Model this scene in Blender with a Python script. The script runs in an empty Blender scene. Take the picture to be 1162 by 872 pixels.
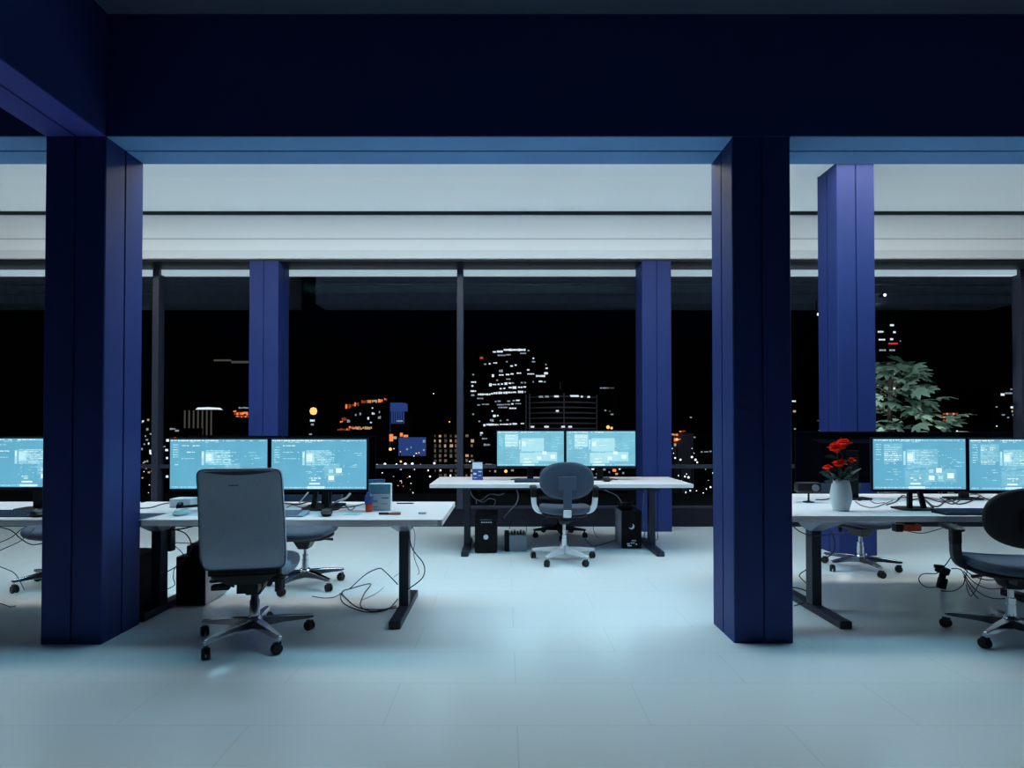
import bpy, math, random
from mathutils import Vector, Matrix
C = bpy.context.scene.collection
PI = math.pi
random.seed(7)
F, VX, VY, H = 660.0, 574.0, 488.0, 1.30      # focal length (px of the 1162 px frame), vanishing point, eye height

def P(px, py, D):
    """point of the room that lies at depth D on the sight line of a photo pixel"""
    return Vector(((px-VX)*D/F, D, H-(py-VY)*D/F))

def lin(r, g, b):
    f = lambda c: (c/255/12.92) if c/255 <= .04045 else ((c/255+.055)/1.055)**2.4
    return (f(r), f(g), f(b), 1)

# ------------------------------------------------------------------ materials
def mat(name, col, rough=.5, metal=0, spec=.5, noise=0, nscale=20, bump=0, coat=0):
    m = bpy.data.materials.new(name); m.use_nodes = True
    nt = m.node_tree; b = nt.nodes['Principled BSDF']
    b.inputs['Base Color'].default_value = col
    b.inputs['Roughness'].default_value = rough
    b.inputs['Metallic'].default_value = metal
    b.inputs['Specular IOR Level'].default_value = spec
    b.inputs['Coat Weight'].default_value = coat
    if noise or bump:
        tc = nt.nodes.new('ShaderNodeTexCoord')
        n = nt.nodes.new('ShaderNodeTexNoise'); n.inputs['Scale'].default_value = nscale; n.inputs['Detail'].default_value = 5
        nt.links.new(tc.outputs['Object'], n.inputs['Vector'])
        if noise:
            mx = nt.nodes.new('ShaderNodeMix'); mx.data_type = 'RGBA'
            mx.inputs[6].default_value = [c*(1-noise) for c in col[:3]]+[1]
            mx.inputs[7].default_value = [min(1, c*(1+noise)) for c in col[:3]]+[1]
            nt.links.new(n.outputs['Fac'], mx.inputs[0]); nt.links.new(mx.outputs[2], b.inputs['Base Color'])
        if bump:
            bp = nt.nodes.new('ShaderNodeBump'); bp.inputs['Strength'].default_value = bump; bp.inputs['Distance'].default_value = .004
            nt.links.new(n.outputs['Fac'], bp.inputs['Height']); nt.links.new(bp.outputs['Normal'], b.inputs['Normal'])
    return m

def emis(name, col, s=1, noise=0, nscale=6, base=None):
    m = mat(name, base or (.02, .02, .02, 1), .5)
    b = m.node_tree.nodes['Principled BSDF']
    b.inputs['Emission Color'].default_value = col; b.inputs['Emission Strength'].default_value = s
    if noise:
        nt = m.node_tree
        tc = nt.nodes.new('ShaderNodeTexCoord'); n = nt.nodes.new('ShaderNodeTexNoise'); n.inputs['Scale'].default_value = nscale
        nt.links.new(tc.outputs['Object'], n.inputs['Vector'])
        mx = nt.nodes.new('ShaderNodeMix'); mx.data_type = 'RGBA'
        mx.inputs[6].default_value = [c*(1-noise) for c in col[:3]]+[1]; mx.inputs[7].default_value = [c*(1+noise) for c in col[:3]]+[1]
        nt.links.new(n.outputs['Fac'], mx.inputs[0]); nt.links.new(mx.outputs[2], b.inputs['Emission Color'])
    return m

def floor_mat():
    m = mat('floor_slabs', (.7, .74, .76, 1), .19, spec=1.0)
    nt = m.node_tree; b = nt.nodes['Principled BSDF']
    tc = nt.nodes.new('ShaderNodeTexCoord')
    br = nt.nodes.new('ShaderNodeTexBrick'); br.offset = .5
    mp = nt.nodes.new('ShaderNodeMapping'); mp.inputs['Location'].default_value = (1.13, -.03, 0)
    br.inputs['Scale'].default_value = 1; br.inputs['Brick Width'].default_value = 1.18; br.inputs['Row Height'].default_value = .424
    br.inputs['Mortar Size'].default_value = .003; br.inputs['Mortar Smooth'].default_value = .3
    br.inputs['Color1'].default_value = (.755, .84, .885, 1); br.inputs['Color2'].default_value = (.75, .835, .88, 1); br.inputs['Mortar'].default_value = (.64, .73, .785, 1)
    nt.links.new(tc.outputs['Object'], mp.inputs['Vector']); nt.links.new(mp.outputs['Vector'], br.inputs['Vector'])
    nt.links.new(br.outputs['Color'], b.inputs['Base Color'])
    return m

def glass_mat():
    m = bpy.data.materials.new('window_glass'); m.use_nodes = True
    nt = m.node_tree; nt.nodes.remove(nt.nodes['Principled BSDF'])
    t = nt.nodes.new('ShaderNodeBsdfTransparent'); t.inputs[0].default_value = (.93, .96, .97, 1)
    g = nt.nodes.new('ShaderNodeBsdfGlossy'); g.inputs['Roughness'].default_value = .02
    mx = nt.nodes.new('ShaderNodeMixShader'); mx.inputs[0].default_value = .001
    nt.links.new(t.outputs[0], mx.inputs[1]); nt.links.new(g.outputs[0], mx.inputs[2])
    nt.links.new(mx.outputs[0], nt.nodes['Material Output'].inputs[0])
    return m

M = dict(
 floor=floor_mat(), glass=glass_mat(),
 blue=mat('blue_column_paint', (.0165, .033, .155, 1), .55, spec=.25, noise=.12, nscale=3, bump=.15),
 beam=mat('blue_soffit_bounce', (.15, .33, .62, 1), .6, spec=.25, noise=.12, nscale=3, bump=.15),  # lighter blue puts the floor's bounce light into the soffit colour
 beam_bounce_violet=mat('violet_soffit_bounce', (.05, .065, .34, 1), .6, spec=.25, noise=.12, nscale=3),  # brightened tone stands for bounce light under the overhead beam
 groove=mat('column_groove', (.01, .012, .05, 1), .7),
 ceil_dark=mat('front_ceiling_paint', (.07, .10, .17, 1), .8, noise=.1),
 wall=mat('wall_paint', (.016, .02, .05, 1), .8),
 ceil_glow=emis('ceiling_paint_glow', (.74, .93, 1.03, 1), .21, base=(.74, .79, .80, 1)),  # white ceiling given a glow of its own to reach its brightness
 ceilw=emis('pale_ceiling_panel_glow', (.74, .93, 1.03, 1), .21, base=(.70, .76, .78, 1)),  # glow added to lift the dropped panel, no lamp behind it
 bulk=emis('bulkhead_paint_glow', (.86, .95, 1.0, 1), .07, base=(.80, .82, .80, 1)),  # wall paint with a slight glow added to brighten it
 strip=emis('bulkhead_strip_glow', (.80, 1, 1.04, 1), .03, base=(.70, .72, .72, 1)),  # painted strip, not a lamp; a trace of glow is added
 headtrim_glow=emis('head_trim_glow', (.72, .95, 1.06, 1), .40, base=(.7, .75, .78, 1)),  # trim made to glow in place of the light falling on it
 white_trim=mat('white_trim', (.75, .8, .82, 1), .5),
 black=mat('black_plastic', (.006, .007, .010, 1), .45, spec=.3),
 dark=mat('dark_rail', (.010, .011, .018, 1), .5, spec=.3),
 mullion=mat('mullion_metal', (.035, .038, .06, 1), .4, spec=.4),
 sill=mat('sill_paint', (.010, .010, .020, 1), .6, spec=.2),
 conc=mat('outside_concrete', (.07, .085, .12, 1), .9, noise=.35, nscale=8, bump=.5),
 desk=mat('desk_laminate', (.80, .745, .77, 1), .38, noise=.02),
 frame=mat('desk_frame_metal', (.015, .018, .035, 1), .45, spec=.4),
 bracket=mat('desk_bracket_metal', (.22, .25, .32, 1), .4, metal=.4),
 grey=mat('grey_chair_fabric', (.36, .43, .53, 1), .9, noise=.22, nscale=160, bump=.3),
 greypipe=mat('chair_piping', (.03, .04, .07, 1), .7),
 seat=mat('dark_blue_chair_fabric', (.055, .075, .115, 1), .85, noise=.2, nscale=150, bump=.2),
 blackfab=mat('black_chair_fabric', (.008, .009, .014, 1), .85, noise=.2, nscale=150),
 chrome=mat('polished_aluminium', (.72, .74, .78, 1), .18, metal=1),
 alu=mat('pale_aluminium', (.80, .82, .86, 1), .35, metal=.3),
 pc_grey=mat('pc_side_steel', (.40, .42, .48, 1), .5),
 ps_grey=mat('power_box_grey', (.20, .21, .25, 1), .5),
 pc_black=mat('pc_front_black', (.004, .004, .006, 1), .5, spec=.12),
 backshell=mat('monitor_back_black', (.0025, .0025, .006, 1), .8, spec=.03),
 bezel=mat('monitor_bezel', (.006, .008, .022, 1), .6, spec=.12),
 screen=emis('screen_glow', lin(100, 175, 205), 1.0, noise=.16, nscale=5),
 ui0p=emis('screen_pale_panel_tone', lin(172, 226, 238), 1.0, noise=.08, nscale=22),
 screen_pale=emis('screen_pale_glow', lin(118, 188, 210), 1.0, noise=.2, nscale=6),
 ui0=emis('screen_panel_tone', lin(124, 192, 216), 1.0, noise=.2, nscale=22),
 ui=emis('screen_pale_text', lin(168, 222, 236), 1.05),
 ui2=emis('screen_white_text', lin(226, 246, 252), 1.1),
 cable=mat('black_cable', (.012, .013, .02, 1), .5),
 cable_grey=mat('grey_cable', (.25, .27, .31, 1), .5),
 cable_white=mat('white_cable', (.65, .68, .72, 1), .5),
 cable_red=mat('red_cable', (.25, .03, .03, 1), .5),
 vase=mat('vase_ceramic', (.55, .62, .68, 1), .45),
 petal=mat('red_petal', (.95, .028, .006, 1), .8, spec=.08, noise=.25, nscale=30),
 stem=mat('flower_leaf_green', (.012, .045, .035, 1), .5, noise=.3, nscale=30),
 keys=mat('keyboard_keys', (.03, .05, .12, 1), .5),
 kgrey=mat('keyboard_grey', (.22, .30, .40, 1), .5),
 teal=mat('teal_paper', (.40, .60, .64, 1), .45),
 carton=mat('white_carton', (.62, .72, .78, 1), .5, noise=.12, nscale=25),
 cartonblue=mat('carton_blue_print', (.12, .36, .50, 1), .5, noise=.5, nscale=40),
 navyprint=mat('navy_print', (.02, .06, .25, 1), .5, noise=.6, nscale=40),
 orange=mat('orange_plastic', (.75, .08, .02, 1), .45),
 redtool=mat('red_handle', (.35, .08, .06, 1), .5),
 leaf=mat('tree_leaf', (.34, .46, .34, 1), .55, noise=.35, nscale=5),
 bark=mat('tree_bark', (.06, .045, .035, 1), .9, noise=.3),
 pot=mat('planter', (.04, .045, .05, 1), .7),
 bdark=mat('night_building', (.0035, .004, .006, 1), .8, spec=.1),
 bband=mat('building_band', (.34, .34, .38, 1), .8),
 bgrey=mat('grey_building', (.10, .11, .14, 1), .8),
 land=mat('night_ground', (.004, .004, .006, 1), .95),
 w_white=emis('lit_window_white', (.85, .92, 1, 1), 1.0),
 w_dim=emis('lit_window_dim', (.70, .80, .95, 1), .40),
 w_warm=emis('lit_window_warm', (1, .66, .40, 1), .55),
 w_warmdim=emis('lit_window_warm_dim', (1, .70, .48, 1), .16),
 w_orange=emis('orange_floodlight', (1, .22, .05, 1), 1.3),
 w_oranged=emis('orange_floodlight_dim', (1, .16, .05, 1), .32),
 w_blue=emis('blue_floodlight', (.06, .14, .55, 1), .34),
 w_stripe=emis('lit_fin', (.75, .66, .52, 1), .085),
 w_red=emis('red_beacon', (1, .05, .04, 1), .8),
 lampw=emis('street_lamp_white', (.95, .95, 1, 1), 2.2),
 lampo=emis('street_lamp_orange', (1, .36, .10, 1), 2.2),
 logo=mat('silver_badge', (.75, .78, .82, 1), .35),
)

# ------------------------------------------------------------------ mesh building
class MB:
    def __init__(s): s.v = []; s.f = []
    def add(s, vs, fs):
        n = len(s.v); s.v += [tuple(v) for v in vs]; s.f += [tuple(i+n for i in f) for f in fs]; return s
    def box(s, x0, x1, y0, y1, z0, z1, rot=None, piv=None):
        vs = [Vector((x, y, z)) for z in (z0, z1) for x, y in ((x0, y0), (x1, y0), (x1, y1), (x0, y1))]
        if rot is not None:
            p = Vector(piv) if piv is not None else Vector(((x0+x1)/2, (y0+y1)/2, (z0+z1)/2))
            vs = [rot @ (v-p)+p for v in vs]
        return s.add(vs, [(3, 2, 1, 0), (4, 5, 6, 7), (0, 1, 5, 4), (1, 2, 6, 5), (2, 3, 7, 6), (3, 0, 4, 7)])
    def hexa(s, vs):
        return s.add(vs, [(3, 2, 1, 0), (4, 5, 6, 7), (0, 1, 5, 4), (1, 2, 6, 5), (2, 3, 7, 6), (3, 0, 4, 7)])
    def prism(s, pts, z0, z1):
        n = len(pts)
        vs = [(x, y, z0) for x, y in pts]+[(x, y, z1) for x, y in pts]
        return s.add(vs, [tuple(range(n-1, -1, -1)), tuple(range(n, 2*n))]+[(i, (i+1) % n, n+(i+1) % n, n+i) for i in range(n)])
    def lathe(s, prof, c=(0, 0, 0), axis='z', n=20):
        rings = []
        vs = []
        for r, h in prof:
            for k in range(n):
                a = 2*PI*k/n
                if axis == 'z': p = (r*math.cos(a), r*math.sin(a), h)
                elif axis == 'y': p = (r*math.sin(a), h, r*math.cos(a))
                else: p = (h, r*math.cos(a), r*math.sin(a))
                vs.append((p[0]+c[0], p[1]+c[1], p[2]+c[2]))
        fs = []
        for j in range(len(prof)-1):
            for k in range(n):
                fs.append((j*n+k, j*n+(k+1) % n, (j+1)*n+(k+1) % n, (j+1)*n+k))
        fs.append(tuple(range(n-1, -1, -1))); fs.append(tuple((len(prof)-1)*n+k for k in range(n)))
        return s.add(vs, fs)
    def cyl(s, c, r, h, axis='z', n=16):
        return s.lathe([(r, 0), (r, h)], c, axis, n)
    def tube(s, pts, r, n=8, cap=True):
        pts = [Vector(p) for p in pts]
        rr = r if isinstance(r, (list, tuple)) else [r]*len(pts)
        vs = []; up = Vector((.13, .31, .94)).normalized()
        for i, p in enumerate(pts):
            t = (pts[min(i+1, len(pts)-1)]-pts[max(i-1, 0)])
            t = t.normalized() if t.length > 1e-9 else Vector((0, 0, 1))
            a = t.cross(up)
            if a.length < .05: a = t.cross(Vector((1, 0, 0)))
            a.normalize(); b = t.cross(a)
            for k in range(n):
                q = 2*PI*k/n; vs.append(p+(a*math.cos(q)+b*math.sin(q))*rr[i])
        fs = [(i*n+k, i*n+(k+1) % n, (i+1)*n+(k+1) % n, (i+1)*n+k) for i in range(len(pts)-1) for k in range(n)]
        fs += [tuple(range(n-1, -1, -1)), tuple((len(pts)-1)*n+k for k in range(n))]
        return s.add(vs, fs)
    def bar(s, pts, w, t, side=Vector((1, 0, 0))):
        """flat bar: rectangle w (along side) x t swept along pts"""
        pts = [Vector(p) for p in pts]; vs = []
        ww = w if isinstance(w, (list, tuple)) else [w]*len(pts)
        for i, p in enumerate(pts):
            d = (pts[min(i+1, len(pts)-1)]-pts[max(i-1, 0)]).normalized()
            nrm = d.cross(side).normalized(); sd = nrm.cross(d).normalized()
            for a, b in ((-1, -1), (1, -1), (1, 1), (-1, 1)):
                vs.append(p+sd*(a*ww[i]/2)+nrm*(b*t/2))
        fs = [(i*4+k, i*4+(k+1) % 4, (i+1)*4+(k+1) % 4, (i+1)*4+k) for i in range(len(pts)-1) for k in range(4)]
        fs += [(3, 2, 1, 0), tuple((len(pts)-1)*4+k for k in range(4))]
        return s.add(vs, fs)
    def pad(s, w, h, t, e=2.6, mp=lambda u, v, q: (u, v, q), n=40, rim=.02):
        """upholstered pad: superellipse w x h with rounded rim and thickness t"""
        layers = [(0, -t*.5), (.45, -t*.5), (.8, -t*.49), (1-rim*2.2/w, -t*.46), (1-rim*.7/w, -t*.34), (1, -t*.1), (1, t*.1), (1-rim*.7/w, t*.34), (1-rim*2.2/w, t*.46), (.8, t*.49), (.45, t*.5), (0, t*.5)]
        vs = []; fs = []
        idx = []
        for sc, q in layers:
            if sc == 0:
                idx.append([len(vs)]); vs.append(mp(0, 0, q)); continue
            row = []
            for k in range(n):
                a = 2*PI*k/n; c_, s_ = math.cos(a), math.sin(a)
                x = math.copysign(abs(c_)**(2/e), c_)*w/2*sc; y = math.copysign(abs(s_)**(2/e), s_)*h/2*sc
                row.append(len(vs)); vs.append(mp(x, y, q))
            idx.append(row)
        for a, b in zip(idx, idx[1:]):
            for k in range(n):
                if len(a) == 1: fs.append((a[0], b[(k+1) % n], b[k]))
                elif len(b) == 1: fs.append((a[k], a[(k+1) % n], b[0]))
                else: fs.append((a[k], a[(k+1) % n], b[(k+1) % n], b[k]))
        return s.add(vs, fs)
    def build(s, name, m, parent=None, smooth=False, bevel=0, loc=None):
        me = bpy.data.meshes.new(name); me.from_pydata(s.v, [], s.f); me.update()
        import bmesh
        bm = bmesh.new(); bm.from_mesh(me); bmesh.ops.recalc_face_normals(bm, faces=bm.faces); bm.to_mesh(me); bm.free()
        me.materials.append(m)
        if smooth:
            for p in me.polygons: p.use_smooth = True
            try: me.set_sharp_from_angle(angle=math.radians(40))
            except Exception: pass
        o = bpy.data.objects.new(name, me); C.objects.link(o)
        if parent is not None: o.parent = parent
        if loc is not None: o.location = loc
        if bevel:
            b = o.modifiers.new('bevel', 'BEVEL'); b.width = bevel; b.segments = 2; b.limit_method = 'ANGLE'; b.angle_limit = math.radians(50)
        return o

def spline(pts, k=6):
    pts = [Vector(p) for p in pts]; out = []
    for i in range(len(pts)-1):
        p0, p1, p2, p3 = pts[max(i-1, 0)], pts[i], pts[i+1], pts[min(i+2, len(pts)-1)]
        for j in range(k):
            t = j/k
            out.append(.5*((2*p1)+(p2-p0)*t+(2*p0-5*p1+4*p2-p3)*t*t+(3*p1-p0-3*p2+p3)*t**3))
    out.append(pts[-1]); return out

def tag(o, label, cat, group=None, kind=None):
    o['label'] = label; o['category'] = cat
    if group: o['group'] = group
    if kind: o['kind'] = kind
    return o
def thing(name, label, cat, loc=(0, 0, 0), rz=0, group=None):
    o = bpy.data.objects.new(name, None); C.objects.link(o); o.empty_display_size = .1
    o.location = loc; o.rotation_euler = (0, 0, rz)
    return tag(o, label, cat, group)
def struct(o, label, cat):
    return tag(o, label, cat, None, 'structure')
def copy_tree(o, parent=None):
    c = o.copy(); C.objects.link(c); c.parent = parent
    for ch in list(o.children): copy_tree(ch, c)
    return c
def dup(o, loc, rz, label, group=None):
    c = copy_tree(o); c.location = loc; c.rotation_euler = (0, 0, rz); c['label'] = label
    if group: c['group'] = group
    return c

# ------------------------------------------------------------------ the room
DW = 7.87          # window plane
ZC = 4.10          # rear ceiling
struct(MB().box(-9, 9, -3, 8.0, -.25, 0).build('floor', M['floor']), 'pale glossy office floor of large slabs', 'floor')
struct(MB().box(-9, 9, 3.9, 7.9, ZC, ZC+.12).build('ceiling', M['ceil_glow']), 'pale ceiling with an added glow above the rear desks', 'ceiling')
struct(MB().box(-9, 9, -3, 3.56, 3.86, 4.0).build('ceiling_front', M['ceil_dark']), 'dark blue ceiling in front of the beam', 'ceiling')
struct(MB().box(-9, 9, 3.5, 8.05, 4.22, 4.35).build('roof_slab', M['wall']), 'dark roof slab above the pale ceiling', 'roof')
struct(MB().box(-9.15, -9, -3, 8.05, 0, 4.35).build('wall_left', M['wall']), 'dark wall at the left end of the office', 'wall')
struct(MB().box(9, 9.15, -3, 8.05, 0, 4.35).build('wall_right', M['wall']), 'dark wall at the right end of the office', 'wall')
struct(MB().box(-9.15, 9.15, -3.15, -3, 0, 4.35).build('wall_back', M['wall']), 'dark wall behind the viewer', 'wall')
# white bulkhead above the windows, its shadow gap, seam and bright strip
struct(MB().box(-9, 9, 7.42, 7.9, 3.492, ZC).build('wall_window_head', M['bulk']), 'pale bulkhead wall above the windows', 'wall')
struct(MB().box(-9, 9, 7.405, 7.42, ZC-.045, ZC-.001).build('trim_1', M['dark']), 'black shadow gap between pale ceiling and bulkhead', 'trim')
struct(MB().box(-9, 9, 7.4175, 7.42, 3.745, 3.752).build('trim_2', M['bracket']), 'thin grey seam line along the pale bulkhead', 'trim')
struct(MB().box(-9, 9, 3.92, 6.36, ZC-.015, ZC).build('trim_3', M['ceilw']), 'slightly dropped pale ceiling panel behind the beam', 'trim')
struct(MB().box(-9, 9, 7.405, 7.42, 3.4925, 3.60).build('trim_4', M['strip']), 'pale painted strip with a faint added glow along the top of the windows', 'trim')
struct(MB().box(-9, 9, 7.44, 7.9, 3.465, 3.4915).build('trim_5', M['dark']), 'dark blind slot under the bright strip', 'trim')
struct(MB().box(-9, 9, DW-.035, DW+.05, 3.395, 3.464).build('trim_6', M['headtrim_glow']), 'white trim with an added glow at the head of the window glass', 'trim')

def column_pts(x0, x1, y0, y1, g=.007, d=.012):
    xm, ym = (x0+x1)/2, (y0+y1)/2; c = .006
    return [(x0+c, y0), (xm-g, y0), (xm-g, y0+d), (xm+g, y0+d), (xm+g, y0), (x1-c, y0), (x1, y0+c),
            (x1, ym-g), (x1-d, ym-g), (x1-d, ym+g), (x1, ym+g), (x1, y1-c), (x1-c, y1),
            (xm+g, y1), (xm+g, y1-d), (xm-g, y1-d), (xm-g, y1), (x0+c, y1), (x0, y1-c),
            (x0, ym+g), (x0+d, ym+g), (x0+d, ym-g), (x0, ym-g), (x0, y0+c)]
ZB = 3.105
for x0, x1, y0, y1, z1, lb in (
    (-2.82, -2.45, 3.54, 3.91, ZB, 'dark navy square column left of the grey office chair, nearest to the viewer'),
    (1.392, 1.752, 3.56, 3.92, ZB, 'dark navy square column beside the vase desk, nearest to the viewer'),
    (-3.29, -2.915, 7.432, 7.80, 3.464, 'blue square column at the window behind the grey chair desk'),
    (1.745, 2.12, 7.432, 7.80, 3.464, 'blue square column at the window behind the middle desk'),
    (3.445, 3.835, 6.02, 6.40, ZC, 'blue square column rising behind the vase desk beside the leafy tree')):
    struct(MB().prism(column_pts(x0, x1, y0, y1), 0, z1).build('column', M['blue']), lb, 'column')

def beam(x0, x1, y0, y1, z0, z1, along):
    g, d = .007, .012
    if along == 'x':
        ym = (y0+y1)/2
        pr = [(y0, z0), (ym-g, z0), (ym-g, z0+d), (ym+g, z0+d), (ym+g, z0), (y1, z0), (y1, z1), (y0, z1)]
        vs = [(x, a, b) for x in (x0, x1) for a, b in pr]
    else:
        xm = (x0+x1)/2
        pr = [(x0, z0), (xm-g, z0), (xm-g, z0+d), (xm+g, z0+d), (xm+g, z0), (x1, z0), (x1, z1), (x0, z1)]
        vs = [(a, y, b) for y in (y0, y1) for a, b in pr]
    n = len(pr)
    return MB().add(vs, [tuple(range(n)), tuple(range(2*n-1, n-1, -1))]+[(i, (i+1) % n, n+(i+1) % n, n+i) for i in range(n)])
lb = struct(beam(-9, 9, 3.545, 3.915, ZB, 4.22, 'x').build('beam', M['blue']), 'long dark navy beam across the top on the near columns', 'beam')
sf = MB()
for a, b in ((-9, -2.82), (-2.45, 1.392), (1.752, 9)): sf.box(a, b, 3.547, 3.722, ZB-.006, ZB); sf.box(a, b, 3.738, 3.913, ZB-.006, ZB)
sf.build('soffit_bounce_boards', M['beam'], lb)  # boards added to carry the soffit tone lightened for floor bounce
struct(beam(-2.82, -2.45, -3, 3.54, ZB, 3.9, 'y').build('beam', M['blue']), 'dark navy beam running overhead to the column by the grey chair', 'beam')

lb = [o for o in C.objects if o.name.startswith('beam')][-1]
sf = MB(); sf.box(-2.818, -2.643, -3, 3.54, ZB-.006, ZB); sf.box(-2.627, -2.452, -3, 3.54, ZB-.006, ZB)
sf.build('soffit_bounce_boards', M['beam_bounce_violet'], lb)  # added boards, brightened to show bounce light on the underside

# windows
MULL = [-8.95, -4.70, -.614, 3.47, 6.95, 8.95]
for i in range(5):
    a, b = MULL[i], MULL[i+1]
    fr = MB()
    fr.box(a, b, DW-.04, DW+.04, .78, .83)
    fr.box(a, b, DW-.03, DW+.03, .235, .275)
    w = fr.build('window_%d' % (i+1), M['mullion'], bevel=.004)
    struct(w, ['window bay at the far left', 'window bay behind the grey chair desk', 'window bay behind the middle desk', 'window bay behind the tree', 'window bay at the far right'][i], 'window')
    MB().box(a, b, DW-.006, DW+.006, .27, 3.42).build('pane', M['glass'], w)
for x in MULL[1:5]:
    struct(MB().box(x-.042, x+.042, DW-.09, DW+.05, .24, 3.464).build('mullion', M['mullion'], bevel=.005), 'dark metal window post', 'window post')
struct(MB().box(-9, 9, DW-.05, DW+.1, 0, .24).build('baseboard_window', M['sill']), 'dark low sill under the windows', 'sill')

# ------------------------------------------------------------------ outside shell
struct(MB().box(-14, 14, 8.0, 13.0, -.45, -.12).build('terrace_floor', M['land']), 'dark terrace outside the windows', 'terrace')
ob = MB()
for a, b in ((-14, -3.35), (-2.95, 3.8), (3.95, 7.92)):
    ob.box(a, b, 9.0, 9.5, 3.26, 4.3); ob.box(a, b, 8.97, 9.0, 3.40, 3.42); ob.box(a, b, 8.97, 9.0, 3.55, 3.565)
struct(ob.build('beam_outside', M['conc']), 'dim concrete beam outside above the windows', 'beam')
struct(MB().box(-900, 900, 13.2, 2500, -26, -25).build('ground', M['land']), 'dark ground of the city at night', 'ground')

# ------------------------------------------------------------------ desks
def make_desk(label, x0, x1, y0, y1, legs, group=None, foot=(None, None), notch=None, bracket_mat='bracket'):
    t = thing('desk', label, 'desk', ((x0+x1)/2, (y0+y1)/2, 0), 0, group)
    ox, oy = (x0+x1)/2, (y0+y1)/2
    if notch: pts = [(notch[0]-ox, y0-oy), (x1-ox, y0-oy), (x1-ox, y1-oy), (x0-ox, y1-oy), (x0-ox, notch[1]-oy), (notch[0]-ox, notch[1]-oy)]
    else: pts = [(x0-ox, y0-oy), (x1-ox, y0-oy), (x1-ox, y1-oy), (x0-ox, y1-oy)]
    MB().prism(pts, .70, .74).build('tabletop', M['desk'], t, bevel=.004)
    f0, f1 = foot
    for lx in legs:
        l = MB().box(lx-ox-.034, lx-ox+.034, (f0+f1)/2-oy-.045, (f0+f1)/2-oy+.045, .05, .66).build('leg', M['frame'], t, bevel=.004)
        MB().box(lx-ox-.04, lx-ox+.04, (max(f0, notch[1]+.01) if notch and lx < ox else f0)-oy, f1-oy, 0.0, .052).build('foot', M['frame'], l, bevel=.008)
        s = 1 if lx < ox else -1
        ym = (f0+f1)/2-oy
        b = MB().hexa([(lx-ox-.045, ym-.05, .58), (lx-ox+.045, ym-.05, .58), (lx-ox+.045, ym+.05, .58), (lx-ox-.045, ym+.05, .58),
                       (lx-ox-.06-.05*(s > 0)*0-.06*(s < 0), ym-.3, .698), (lx-ox+.06+.06*(s > 0), ym-.3, .698), (lx-ox+.06+.06*(s > 0), ym+.3, .698), (lx-ox-.06-.06*(s < 0), ym+.3, .698)])
        if bracket_mat: b.build('bracket', M[bracket_mat], l, bevel=.004)
        else: MB().box(lx-ox-.03, lx-ox+.03, ym-.3, ym+.3, .66, .6995).build('top_bar', M['frame'], l)
    MB().box(min(legs)-ox, max(legs)-ox, (f0+f1)/2-oy-.03, (f0+f1)/2-oy+.03, .645, .685).build('crossbar', M['frame'], t)
    return t
DG = None
make_desk('white desk holding the grey chair and two lit screens, pill bottle and carton', -2.80, -.395, 3.63, 4.54, (-2.48, -.724), DG, (3.80, 4.56), notch=(-2.272, 3.93))
make_desk('white desk mostly hidden behind the column by the grey chair, cut by the frame', -5.25, -2.84, 3.63, 4.54, (-4.9, -3.05), DG, (3.94, 4.56))
make_desk('white desk alone in the middle in front of the windows', -.787, 1.935, 6.0, 6.93, (-.42, 1.585), DG, (5.96, 6.75), bracket_mat=None)
make_desk('deep white desk with the white vase of red flowers', 1.84, 4.29, 3.79, 5.10, (2.215, 3.93), DG, (3.80, 4.60))

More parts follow.
